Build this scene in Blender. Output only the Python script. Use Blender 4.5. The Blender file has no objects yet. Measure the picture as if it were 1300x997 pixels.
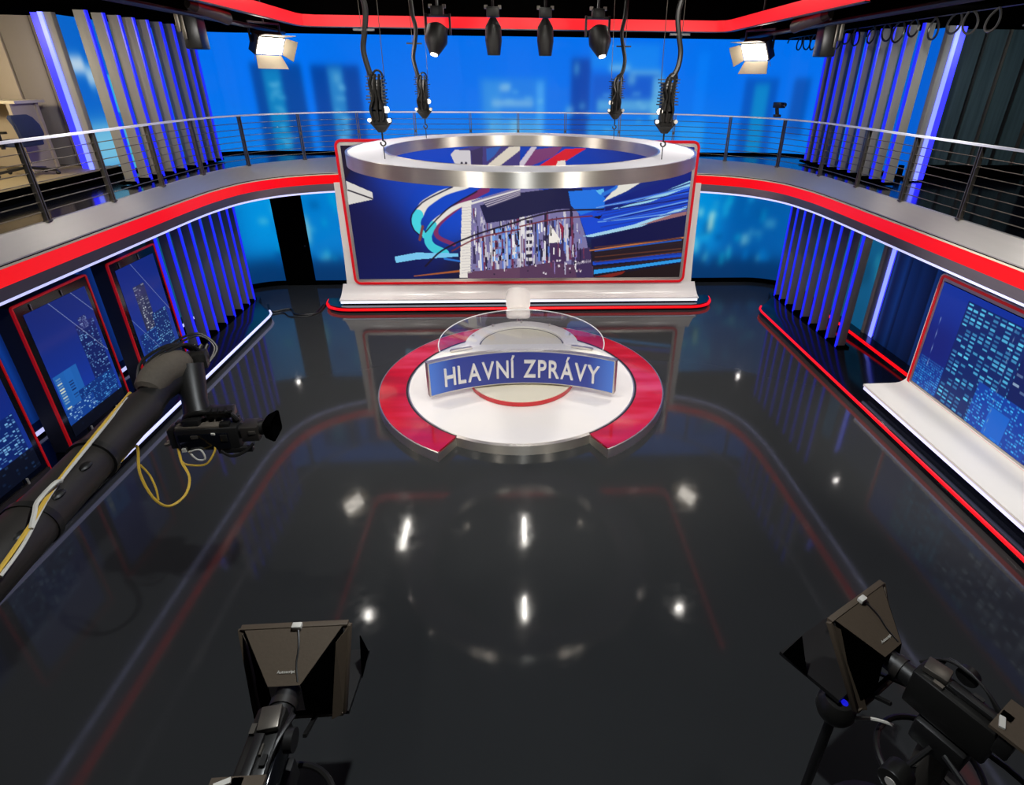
import bpy, bmesh, math, random
import numpy as np
from mathutils import Vector, Matrix
sc = bpy.context.scene
COL = sc.collection
R_ = math.radians
# ------------------------------------------------------------------ camera, world, exposure
# wide lens, raised viewpoint looking down into the studio; the photo is cropped, hence the lens shift
cam_d = bpy.data.cameras.new('camera'); cam = bpy.data.objects.new('camera', cam_d); COL.objects.link(cam)
FPX, CX, CY = 712.98, 693.06, 453.4
tl, rl, yw = R_(26.34013862), R_(.57883313), R_(-3.04761911)
cam_d.sensor_fit = 'HORIZONTAL'; cam_d.sensor_width = 36.0
cam_d.lens = 36.0*FPX/1300.0
cam_d.shift_x = (650-CX)/1300.0; cam_d.shift_y = (CY-498.5)/1300.0
cam_d.clip_start = .05; cam_d.clip_end = 100
_yaw = Matrix(((math.cos(yw), math.sin(yw), 0), (-math.sin(yw), math.cos(yw), 0), (0, 0, 1)))
_base = Matrix(((1, 0, 0), (0, 0, -1), (0, 1, 0)))
_t = Matrix(((1, 0, 0), (0, math.cos(tl), -math.sin(tl)), (0, math.sin(tl), math.cos(tl))))
_r = Matrix(((math.cos(rl), -math.sin(rl), 0), (math.sin(rl), math.cos(rl), 0), (0, 0, 1)))
_w2c = _r @ _t @ _base @ _yaw                       # world -> image axes (x right, y down, z forward)
_c2w = _w2c.transposed() @ Matrix(((1, 0, 0), (0, -1, 0), (0, 0, -1)))
cam.matrix_world = Matrix.Translation((-0.045, 0, 4.65)) @ _c2w.to_4x4()
sc.camera = cam
w = bpy.data.worlds.new('world'); sc.world = w; w.use_nodes = True
w.node_tree.nodes['Background'].inputs[0].default_value = (.5, .55, .65, 1)
w.node_tree.nodes['Background'].inputs[1].default_value = .012
sc.view_settings.view_transform = 'Standard'; sc.view_settings.look = 'None'
sc.view_settings.exposure = 0.0; sc.view_settings.gamma = 1.0

def lin(c):
    o = []
    for v in c[:3]:
        v = v/255.0
        o.append(v/12.92 if v <= .04045 else ((v+.055)/1.055)**2.4)
    return tuple(o)
def aim(o, d): o.rotation_euler = (Vector(d)-o.location).to_track_quat('-Z', 'Y').to_euler()
def spot(name, loc, to, e, ang, col=(1, .95, .88), r=.06, blend=.6):
    d = bpy.data.lights.new(name, 'SPOT'); d.energy = e; d.spot_size = R_(ang); d.spot_blend = blend
    d.color = col; d.shadow_soft_size = r
    o = bpy.data.objects.new(name, d); COL.objects.link(o); o.location = loc; aim(o, to); return o
# first pair set by small floor reflections; the rest added to brighten the set
spot('grid_or_fill_spot', (-3.27, 8.3, 5.45), (-1.2, 10.5, .3), 420, 130, blend=1)
spot('grid_or_fill_spot', (3.29, 8.2, 5.45), (1.2, 10.5, .3), 420, 130, blend=1)
spot('grid_or_fill_spot', (-2.2, 3.2, 5.6), (-.5, 8, .4), 640, 80, blend=1)  # added front light for desk and sign
spot('grid_or_fill_spot', (2.2, 3.2, 5.6), (.5, 8, .4), 640, 80, blend=1)
spot('grid_or_fill_spot', (-1.9, 5.2, 5.75), (-1.2, 12, 1), 330, 90, blend=1)  # added light on the backdrop
spot('grid_or_fill_spot', (1.9, 5.2, 5.75), (1.2, 12, 1), 330, 90, blend=1)
spot('grid_or_fill_spot', (-4.75, 7.3, 5.35), (-6.2, 8.6, 3.3), 215, 165, (1, .97, .93), .1, 1)  # added side wash, brightens the gallery edge and upper fins
spot('grid_or_fill_spot', (-4.6, 3.4, 5.5), (-5.6, 4.4, 3), 320, 160, (1, .97, .93), .1, 1)
spot('grid_or_fill_spot', (4.75, 7.3, 5.35), (6.2, 8.6, 3.3), 215, 165, (1, .97, .93), .1, 1)
spot('grid_or_fill_spot', (4.6, 3.4, 5.5), (5.6, 4.4, 3), 280, 160, (1, .97, .93), .1, 1)
spot('grid_or_fill_spot', (1.2, 4.9, 5.75), (6.1, 5.9, .6), 1500, 44, blend=.8)  # added to brighten the white ramp
spot('grid_or_fill_spot', (0, 2.4, 5.7), (0, 3.0, 0), 640, 155, (.92, .97, 1), blend=1)  # added fill over the front floor

# ------------------------------------------------------------------ materials
def M(name, col, rough=.5, metal=0., var=.06, scale=8., emit=None, es=1., spec=.5, coat=0., aniso=None, bump=0., alpha=None, trans=0.):
    m = bpy.data.materials.new(name); m.use_nodes = True
    n = m.node_tree.nodes; l = m.node_tree.links; b = n['Principled BSDF']
    c = lin(col)
    b.inputs['Roughness'].default_value = rough; b.inputs['Metallic'].default_value = metal
    b.inputs['Specular IOR Level'].default_value = spec
    b.inputs['Coat Weight'].default_value = coat; b.inputs['Coat Roughness'].default_value = .08
    b.inputs['Transmission Weight'].default_value = trans
    tc = n.new('ShaderNodeTexCoord'); mp = n.new('ShaderNodeMapping'); nz = n.new('ShaderNodeTexNoise')
    l.new(tc.outputs['Object'], mp.inputs[0]); l.new(mp.outputs[0], nz.inputs['Vector'])
    nz.inputs['Scale'].default_value = scale; nz.inputs['Detail'].default_value = 4
    if aniso: mp.inputs['Scale'].default_value = aniso
    mr = n.new('ShaderNodeMix'); mr.data_type = 'RGBA'
    mr.inputs['A'].default_value = tuple(v*(1-var) for v in c)+(1,); mr.inputs['B'].default_value = tuple(min(1, v*(1+var)) for v in c)+(1,)
    l.new(nz.outputs['Fac'], mr.inputs['Factor']); l.new(mr.outputs['Result'], b.inputs['Base Color'])
    if emit is not None:
        b.inputs['Emission Color'].default_value = lin(emit)+(1,); b.inputs['Emission Strength'].default_value = es
    if bump:
        bp = n.new('ShaderNodeBump'); bp.inputs['Strength'].default_value = bump; bp.inputs['Distance'].default_value = .01
        l.new(nz.outputs['Fac'], bp.inputs['Height']); l.new(bp.outputs[0], b.inputs['Normal'])
    return m
MAT = {}
MAT['black'] = M('black_metal', (22, 21, 20), .45, .0)
MAT['blackplastic'] = M('black_plastic', (26, 25, 23), .35, var=.2, scale=30)
MAT['void'] = M('black_paint', (3, 3, 3), .9, spec=.0)
MAT['fabric'] = M('hood_fabric', (74, 62, 48), .7, var=.12, scale=60, bump=.1)
MAT['cloth'] = M('grey_cloth', (84, 76, 66), .8, var=.2, scale=40, bump=.2)
MAT['rubber'] = M('jib_tube', (36, 32, 28), .5, var=.15, scale=6)
MAT['steel'] = M('brushed_steel', (214, 208, 198), .36, .92, .08, 4, aniso=(.3, .3, 40), bump=.02)
MAT['steeldark'] = M('dark_steel', (112, 106, 98), .4, .8, .1, 10)
MAT['silver'] = M('satin_silver', (188, 186, 182), .36, .6, .05, 3, aniso=(6, .3, 6))
MAT['ringtop'] = M('ring_top', (196, 196, 200), .5, .1, .03, 4)
MAT['cream'] = M('cream_edge', (214, 206, 186), .5)
MAT['white'] = M('white_gloss', (236, 232, 228), .22, 0, .02, 3)
MAT['whitematte'] = M('white_laminate', (232, 228, 220), .4, 0, .03, 3)
MAT['creamtop'] = M('cream_laminate', (226, 220, 200), .45, 0, .03, 3)
MAT['chair'] = M('white_leather', (232, 226, 222), .45, 0, .03, 20)
MAT['greyfin'] = M('grey_fin', (138, 134, 128), .5, .0, .06, 3)
MAT['darkglossy'] = M('black_gloss', (10, 12, 18), .12, 0, .1, 2)
MAT['soffit'] = M('satin_soffit', (150, 142, 156), .3, .4, .05, 4)
MAT['redled'] = M('red_light', (120, 6, 12), .3, emit=(250, 10, 20), es=1.0)
MAT['redband'] = M('red_light_band', (90, 2, 4), .25, emit=(246, 6, 18), es=.95)
MAT['redbandtop'] = M('red_ceiling_band', (120, 6, 10), .3, emit=(255, 36, 46), es=.95)
MAT['redtrim'] = M('red_trim', (196, 14, 26), .3, emit=(150, 10, 16), es=.6)
MAT['reddim'] = M('red_lacquer', (196, 30, 38), .25, coat=.4)
MAT['whiteled'] = M('white_light', (200, 200, 220), .3, emit=(236, 238, 255), es=1.1)
MAT['coolled'] = M('cool_light', (200, 200, 220), .3, emit=(196, 200, 255), es=1.0)
MAT['blueled'] = M('blue_light', (10, 10, 60), .3, emit=(34, 38, 250), es=1.0)
MAT['bluetube'] = M('blue_light_column', (30, 30, 90), .3, emit=(110, 122, 255), es=2.2)
MAT['washblue'] = M('added_blue_wash', (10, 10, 80), .3, emit=(44, 44, 255), es=2.2)
MAT['tube'] = M('lamp_tube', (255, 255, 255), .3, emit=(255, 250, 240), es=120.)
MAT['panel'] = M('lamp_panel', (255, 255, 255), .3, emit=(255, 246, 232), es=13.)
MAT['downlamp'] = M('downlight_lens', (255, 255, 255), .2, emit=(255, 250, 244), es=90.)
MAT['lens'] = M('lit_lens', (255, 255, 255), .2, emit=(255, 240, 220), es=6.)
MAT['lensdark'] = M('lens_glass', (12, 12, 18), .08, 0, coat=1.)
MAT['bluelamp'] = M('blue_lamp', (10, 10, 80), .3, emit=(20, 24, 200), es=1.)
MAT['yellow'] = M('yellow_cable', (206, 168, 60), .4)
MAT['whitecable'] = M('white_cable', (200, 196, 186), .5)
MAT['beige'] = M('beige_panel', (176, 162, 140), .6, var=.08, scale=2)
MAT['greywall'] = M('grey_panel', (140, 132, 124), .6, var=.08, scale=2)
MAT['navy'] = M('navy_fabric', (30, 40, 70), .8, var=.2, scale=40)
MAT['smoke'] = M('smoked_panel', (58, 72, 76), .25, 0, .5, 2, aniso=(8, 8, .4))
MAT['letter'] = M('letter_metal', (222, 220, 216), .35, .2, .05, 10)
MAT['darkslot'] = M('dark_slot', (30, 28, 28), .5)

def brushed(m, a, rot=0.):       # turned and brushed metal: stretch the highlight across the brushing
    n = m.node_tree.nodes; t = n.new('ShaderNodeTangent'); t.direction_type = 'RADIAL'; t.axis = 'Z'
    b = n['Principled BSDF']; b.inputs['Anisotropic'].default_value = a; b.inputs['Anisotropic Rotation'].default_value = rot
    m.node_tree.links.new(t.outputs[0], b.inputs['Tangent'])
brushed(MAT['steel'], .92, .25)
brushed(MAT['silver'], .85, .25)
def floor_mat():
    m = bpy.data.materials.new('glossy_floor'); m.use_nodes = True
    n = m.node_tree.nodes; l = m.node_tree.links; b = n['Principled BSDF']
    tc = n.new('ShaderNodeTexCoord')
    nz = n.new('ShaderNodeTexNoise'); nz.inputs['Scale'].default_value = .6; nz.inputs['Detail'].default_value = 6
    l.new(tc.outputs['Object'], nz.inputs['Vector'])
    mx = n.new('ShaderNodeMix'); mx.data_type = 'RGBA'
    mx.inputs['A'].default_value = (.028, .030, .031, 1); mx.inputs['B'].default_value = (.036, .038, .039, 1)
    l.new(nz.outputs['Fac'], mx.inputs['Factor']); l.new(mx.outputs['Result'], b.inputs['Base Color'])
    # fine scuffs that roughen the gloss
    n2 = n.new('ShaderNodeTexNoise'); n2.inputs['Scale'].default_value = 9; n2.inputs['Detail'].default_value = 8
    l.new(tc.outputs['Object'], n2.inputs['Vector'])
    mr = n.new('ShaderNodeMapRange'); mr.inputs['From Min'].default_value = .35; mr.inputs['From Max'].default_value = .75
    mr.inputs['To Min'].default_value = .05; mr.inputs['To Max'].default_value = .11
    l.new(n2.outputs['Fac'], mr.inputs['Value']); l.new(mr.outputs[0], b.inputs['Roughness'])
    b.inputs['Specular IOR Level'].default_value = .32
    return m
MAT['floor'] = floor_mat()

def screen_mat(name, es=1., rough=.35, spec=.25):
    m = bpy.data.materials.new(name); m.use_nodes = True
    n = m.node_tree.nodes; l = m.node_tree.links; b = n['Principled BSDF']
    b.inputs['Base Color'].default_value = (.006, .006, .008, 1); b.inputs['Roughness'].default_value = rough
    b.inputs['Specular IOR Level'].default_value = spec
    a = n.new('ShaderNodeVertexColor'); a.layer_name = 'Col'
    l.new(a.outputs['Color'], b.inputs['Emission Color']); b.inputs['Emission Strength'].default_value = es
    return m
MAT['screen'] = screen_mat('lit_screen'); MAT['videowall'] = screen_mat('lit_video_wall', 1., .5, .15)

def red_glass():
    m = bpy.data.materials.new('printed_red_glass'); m.use_nodes = True
    n = m.node_tree.nodes; l = m.node_tree.links; b = n['Principled BSDF']
    tc = n.new('ShaderNodeTexCoord'); mp = n.new('ShaderNodeMapping'); mp.inputs['Scale'].default_value = (.5, 2.2, 1); mp.inputs['Rotation'].default_value = (0, 0, .5)
    nz = n.new('ShaderNodeTexNoise'); nz.inputs['Scale'].default_value = 1.2; nz.inputs['Detail'].default_value = 2
    l.new(tc.outputs['Object'], mp.inputs[0]); l.new(mp.outputs[0], nz.inputs['Vector'])
    cr = n.new('ShaderNodeValToRGB'); l.new(nz.outputs['Fac'], cr.inputs[0])
    e = cr.color_ramp.elements
    e[0].position = .3; e[0].color = lin((150, 12, 34))+(1,); e[1].position = .72; e[1].color = lin((206, 62, 92))+(1,)
    x = e.new(.5); x.color = lin((192, 16, 40))+(1,)
    l.new(cr.outputs[0], b.inputs['Base Color']); b.inputs['Roughness'].default_value = .12; b.inputs['Coat Weight'].default_value = .3
    return m
MAT['redglass'] = red_glass()

def glass_mat():
    m = bpy.data.materials.new('clear_acrylic'); m.use_nodes = True
    n = m.node_tree.nodes; l = m.node_tree.links; b = n['Principled BSDF']
    n.remove(b); tr = n.new('ShaderNodeBsdfTransparent'); tr.inputs[0].default_value = (.985, .99, .99, 1)
    gl_ = n.new('ShaderNodeBsdfGlossy'); gl_.inputs['Roughness'].default_value = .02
    lw = n.new('ShaderNodeLayerWeight'); pw = n.new('ShaderNodeMath'); pw.operation = 'POWER'; pw.inputs[1].default_value = 5; l.new(lw.outputs['Facing'], pw.inputs[0])
    fr = n.new('ShaderNodeMath'); fr.operation = 'MULTIPLY_ADD'; fr.inputs[1].default_value = .8; fr.inputs[2].default_value = .045; l.new(pw.outputs[0], fr.inputs[0])
    mx = n.new('ShaderNodeMixShader'); l.new(fr.outputs[0], mx.inputs[0]); l.new(tr.outputs[0], mx.inputs[1]); l.new(gl_.outputs[0], mx.inputs[2])
    l.new(mx.outputs[0], n['Material Output'].inputs['Surface'])
    return m
MAT['glass'] = glass_mat()

def sign_mat():
    m = bpy.data.materials.new('backlit_blue_sign'); m.use_nodes = True
    n = m.node_tree.nodes; l = m.node_tree.links; b = n['Principled BSDF']
    tc = n.new('ShaderNodeTexCoord'); sp = n.new('ShaderNodeSeparateXYZ'); l.new(tc.outputs['Object'], sp.inputs[0])
    ab = n.new('ShaderNodeMath'); ab.operation = 'ABSOLUTE'; l.new(sp.outputs['X'], ab.inputs[0])
    cr = n.new('ShaderNodeValToRGB'); mr = n.new('ShaderNodeMapRange'); mr.inputs['From Max'].default_value = 1.4
    l.new(ab.outputs[0], mr.inputs['Value']); l.new(mr.outputs[0], cr.inputs[0])
    e = cr.color_ramp.elements
    e[0].position = 0; e[0].color = lin((42, 50, 122))+(1,); e[1].position = 1; e[1].color = lin((76, 126, 214))+(1,)
    x = e.new(.72); x.color = lin((42, 58, 140))+(1,)
    b.inputs['Base Color'].default_value = lin((10, 14, 50))+(1,); b.inputs['Roughness'].default_value = .3
    l.new(cr.outputs[0], b.inputs['Emission Color']); b.inputs['Emission Strength'].default_value = .8
    return m
MAT['sign'] = sign_mat()

# ------------------------------------------------------------------ mesh helpers
ORG = {}
def thing(name, label, cat, loc=(0, 0, 0), rotz=0, group=None, local=False):
    o = bpy.data.objects.new(name, None); COL.objects.link(o); o.empty_display_size = .1
    o.location = loc; o.rotation_euler = (0, 0, rotz); o['label'] = label; o['category'] = cat
    if group: o['group'] = group
    ORG[o.name] = Vector((0, 0, 0)) if local else Vector(loc)
    return o
class MB:
    def __init__(s): s.v = []; s.f = []
    def add(s, vs, fs):
        k = len(s.v); s.v += [tuple(p) for p in vs]; s.f += [tuple(i+k for i in f) for f in fs]; return s
    def box(s, c, d, rz=0, M3=None):
        vs = []
        m = M3 if M3 is not None else Matrix.Rotation(rz, 3, 'Z')
        for x in (-.5, .5):
            for y in (-.5, .5):
                for z in (-.5, .5):
                    vs.append(Vector(c)+m @ Vector((x*d[0], y*d[1], z*d[2])))
        return s.add(vs, [(0, 1, 3, 2), (4, 6, 7, 5), (0, 4, 5, 1), (2, 3, 7, 6), (0, 2, 6, 4), (1, 5, 7, 3)])
    def bar(s, p0, p1, wd, ht, up=(0, 0, 1)):
        p0, p1 = Vector(p0), Vector(p1); d = (p1-p0); L = d.length; d.normalize()
        u = Vector(up); x = d.cross(u)
        if x.length < 1e-4: x = d.cross(Vector((0, 1, 0)))
        x.normalize(); z = x.cross(d)
        m = Matrix((x, d, z)).transposed()
        return s.box((p0+p1)/2, (wd, L, ht), M3=m)
    def tube(s, pts, r, n=8, closed=False, cap=True):
        pts = [Vector(p) for p in pts]; N = len(pts)
        rs = r if isinstance(r, (list, tuple)) else [r]*N
        k = len(s.v); nrm = None
        for i, p in enumerate(pts):
            if closed: t = pts[(i+1) % N]-pts[i-1]
            else: t = pts[min(i+1, N-1)]-pts[max(i-1, 0)]
            if t.length < 1e-9: t = Vector((0, 0, 1))
            t.normalize()
            if nrm is None:
                a = Vector((0, 0, 1)) if abs(t.z) < .9 else Vector((1, 0, 0)); nrm = t.cross(a).normalized()
            nrm = (nrm-t*nrm.dot(t)); nrm.normalize(); b = t.cross(nrm)
            for j in range(n):
                a = 2*math.pi*j/n
                s.v.append(tuple(p+(nrm*math.cos(a)+b*math.sin(a))*rs[i]))
        for i in range(N if closed else N-1):
            for j in range(n):
                a0 = k+i*n+j; a1 = k+i*n+(j+1) % n; i2 = (i+1) % N
                s.f.append((a0, a1, k+i2*n+(j+1) % n, k+i2*n+j))
        if cap and not closed:
            s.f.append(tuple(k+j for j in reversed(range(n)))); s.f.append(tuple(k+(N-1)*n+j for j in range(n)))
        return s
    def cyl(s, p0, p1, r0, r1=None, n=20): return s.tube([p0, p1], [r0, r0 if r1 is None else r1], n)
    def prism(s, poly, z0, z1):
        n = len(poly)
        vs = [(x, y, z0) for x, y in poly]+[(x, y, z1) for x, y in poly]
        return s.add(vs, [tuple(reversed(range(n))), tuple(range(n, 2*n))]+[(i, (i+1) % n, n+(i+1) % n, n+i) for i in range(n)])
    def lathe(s, prof, c=(0, 0, 0), n=48, a0=0., a1=2*math.pi, closed_prof=False):
        full = abs(a1-a0-2*math.pi) < 1e-6; m = n if full else n+1; P = len(prof); k = len(s.v)
        for i in range(m):
            a = a0+(a1-a0)*i/n
            for r, z in prof: s.v.append((c[0]+r*math.cos(a), c[1]+r*math.sin(a), c[2]+z))
        for i in range(n):
            i2 = (i+1) % m
            for j in range(P if closed_prof else P-1):
                j2 = (j+1) % P
                s.f.append((k+i*P+j, k+i2*P+j, k+i2*P+j2, k+i*P+j2))
        if closed_prof and not full:
            s.f.append(tuple(k+j for j in range(P))); s.f.append(tuple(k+n*P+j for j in reversed(range(P))))
        return s
    def ribbon(s, *paths):
        k = len(s.v); n = len(paths[0])
        for p in paths: s.v += [tuple(q) for q in p]
        for a in range(len(paths)-1):
            for i in range(n-1):
                s.f.append((k+a*n+i, k+a*n+i+1, k+(a+1)*n+i+1, k+(a+1)*n+i))
        return s
    def shell(s, *paths):      # closed cross-section swept along paths, ends capped
        n = len(paths[0]); k = len(s.v); P = len(paths)
        s.ribbon(*(list(paths)+[paths[0]]))
        s.f.append(tuple(k+a*n for a in range(P))); s.f.append(tuple(k+a*n+n-1 for a in reversed(range(P))))
        return s
    def sphere(s, c, r, nu=16, nv=10, sc_=(1, 1, 1)):
        k = len(s.v)
        for i in range(nv+1):
            t = math.pi*i/nv
            for j in range(nu):
                a = 2*math.pi*j/nu
                s.v.append((c[0]+r*sc_[0]*math.sin(t)*math.cos(a), c[1]+r*sc_[1]*math.sin(t)*math.sin(a), c[2]+r*sc_[2]*math.cos(t)))
        for i in range(nv):
            for j in range(nu):
                s.f.append((k+i*nu+j, k+(i+1)*nu+j, k+(i+1)*nu+(j+1) % nu, k+i*nu+(j+1) % nu))
        return s
    def build(s, name, mat, parent=None, bevel=0, smooth=True, label=None, structure=False, fix=True):
        org = Vector((0, 0, 0))
        if parent is not None: org = ORG.get(parent.name, Vector((0, 0, 0)))
        me = bpy.data.meshes.new(name)
        bm = bmesh.new()
        vv = [bm.verts.new(Vector(p)-org) for p in s.v]
        for f in s.f:
            try: bm.faces.new([vv[i] for i in f])
            except ValueError: pass
        bmesh.ops.remove_doubles(bm, verts=bm.verts, dist=1e-5)
        if fix: bmesh.ops.recalc_face_normals(bm, faces=bm.faces)
        if bevel:
            ed = [e for e in bm.edges if len(e.link_faces) == 2 and e.calc_face_angle(0) > R_(50)]
            bmesh.ops.bevel(bm, geom=ed, offset=bevel, segments=2, profile=.5, affect='EDGES', clamp_overlap=True)
        bm.to_mesh(me); bm.free()
        if smooth and len(me.polygons):
            me.polygons.foreach_set('use_smooth', [True]*len(me.polygons)); me.set_sharp_from_angle(angle=R_(35))
        me.materials.append(MAT[mat] if isinstance(mat, str) else mat)
        o = bpy.data.objects.new(name, me); COL.objects.link(o)
        if parent is not None: o.parent = parent; ORG[o.name] = org
        if label: o['label'] = label
        if structure: o['kind'] = 'structure'
        return o
def tag(o, label, cat, group=None):
    o['label'] = label; o['category'] = cat
    if group: o['group'] = group
    return o
def cr(pts, n=12):             # Catmull-Rom through control points
    P = [Vector(p) for p in pts]; out = []
    for i in range(len(P)-1):
        p0 = P[max(i-1, 0)]; p1 = P[i]; p2 = P[i+1]; p3 = P[min(i+2, len(P)-1)]
        for k in range(n):
            t = k/n
            out.append(.5*((2*p1)+(p2-p0)*t+(2*p0-5*p1+4*p2-p3)*t*t+(3*p1-p0-3*p2+p3)*t**3))
    out.append(P[-1]); return out
def rounded(x0, z0, x1, z1, r, n=6):
    o = []
    for cx, cz, a in ((x1-r, z1-r, 0), (x0+r, z1-r, 90), (x0+r, z0+r, 180), (x1-r, z0+r, 270)):
        for k in range(n+1):
            t = R_(a+90*k/n); o.append((cx+r*math.cos(t), cz+r*math.sin(t)))
    return o

# ------------------------------------------------------------------ pictures shown on the screens (painted into vertex colours)
class Pic:
    def __init__(s, nu, nv, asp):
        s.nu, s.nv, s.asp = nu, nv, asp
        u, v = np.meshgrid((np.arange(nu)+.0)/(nu-1), (np.arange(nv)+.0)/(nv-1)); s.u, s.v = u, v
        s.c = np.zeros((nv, nu, 3))
    def grad(s, stops):        # stops: list of (u,v,weight radius,color)
        w = np.zeros_like(s.u); acc = np.zeros_like(s.c)
        for u, v, r, c in stops:
            k = np.exp(-(((s.u-u)*s.asp)**2+(s.v-v)**2)/(r*r))+1e-6
            w += k; acc += k[..., None]*np.array(c, float)
        s.c = acc/w[..., None]
    def _mix(s, a, c): s.c = s.c*(1-a[..., None])+np.array(c, float)*a[..., None]
    def poly(s, pts, c, a=1.):
        x = np.array([p[0] for p in pts]); y = np.array([p[1] for p in pts]); ins = np.zeros(s.u.shape, bool)
        j = len(x)-1
        for i in range(len(x)):
            with np.errstate(divide='ignore', invalid='ignore'):
                cnd = ((y[i] > s.v) != (y[j] > s.v)) & (s.u < (x[j]-x[i])*(s.v-y[i])/(y[j]-y[i]+1e-12)+x[i])
            ins ^= cnd; j = i
        s._mix(ins*a, c)
    def line(s, pts, c, w0, w1):
        m = np.zeros_like(s.u); N = len(pts)-1
        for i in range(N):
            ax, ay = pts[i][0]*s.asp, pts[i][1]; bx, by = pts[i+1][0]*s.asp, pts[i+1][1]
            dx, dy = bx-ax, by-ay; L = dx*dx+dy*dy+1e-12
            t = np.clip(((s.u*s.asp-ax)*dx+(s.v-ay)*dy)/L, 0, 1)
            d = np.hypot(s.u*s.asp-ax-t*dx, s.v-ay-t*dy)
            wd = (w0+(w1-w0)*(i+t)/N)*s.asp*.5
            m = np.maximum(m, np.clip((wd-d)/.004+.5, 0, 1))
        s._mix(m, c)
    def soft(s, u0, v0, u1, v1, c, b=.02, a=1., bv=None):
        bv = b*1.5 if bv is None else bv
        f = lambda x, lo, hi, e: np.clip(1/(1+np.exp(-(x-lo)/e*3)), 0, 1)*np.clip(1/(1+np.exp((x-hi)/e*3)), 0, 1)
        s._mix(f(s.u, u0, u1, b)*f(s.v, v0, v1, bv)*a, c)
    def rect(s, u0, v0, u1, v1, c, a=1.):
        s._mix(((s.u >= u0) & (s.u <= u1) & (s.v >= v0) & (s.v <= v1))*a, c)
def screen(name, parent, P, pic, mat='screen', flip=False):
    nu, nv = pic.nu, pic.nv; org = ORG.get(parent.name, Vector((0, 0, 0))) if parent is not None else Vector((0, 0, 0))
    U = np.linspace(0, 1, nu); V = np.linspace(0, 1, nv)
    co = P(U, V)-np.array(org)                         # (nv,nu,3)
    i = np.arange(nv*nu).reshape(nv, nu)
    q = np.stack([i[:-1, :-1], i[1:, :-1], i[1:, 1:], i[:-1, 1:]], -1).reshape(-1, 4)
    if flip: q = q[:, ::-1]
    me = bpy.data.meshes.new(name); me.vertices.add(nv*nu); me.vertices.foreach_set('co', co.reshape(-1).astype(np.float32))
    nf = len(q); me.loops.add(nf*4); me.loops.foreach_set('vertex_index', q.reshape(-1).astype(np.int32))
    me.polygons.add(nf); me.polygons.foreach_set('loop_start', np.arange(0, nf*4, 4, dtype=np.int32))
    me.update(calc_edges=True); me.validate()
    c = np.clip(pic.c/255., 0, 1); l = np.where(c <= .04045, c/12.92, ((c+.055)/1.055)**2.4)
    at = me.color_attributes.new('Col', 'FLOAT_COLOR', 'POINT')
    at.data.foreach_set('color', np.concatenate([l, np.ones(l.shape[:2]+(1,))], -1).reshape(-1).astype(np.float32))
    me.materials.append(MAT[mat]); o = bpy.data.objects.new(name, me); COL.objects.link(o)
    if parent is not None: o.parent = parent; ORG[o.name] = org
    return o
def flat(p00, p10, p01):       # plane patch: top-left, top-right, bottom-left
    a, b, c = map(np.array, (p00, p10, p01))
    return lambda U, V: a+(b-a)*U[None, :, None]+(c-a)*V[:, None, None]
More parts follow.
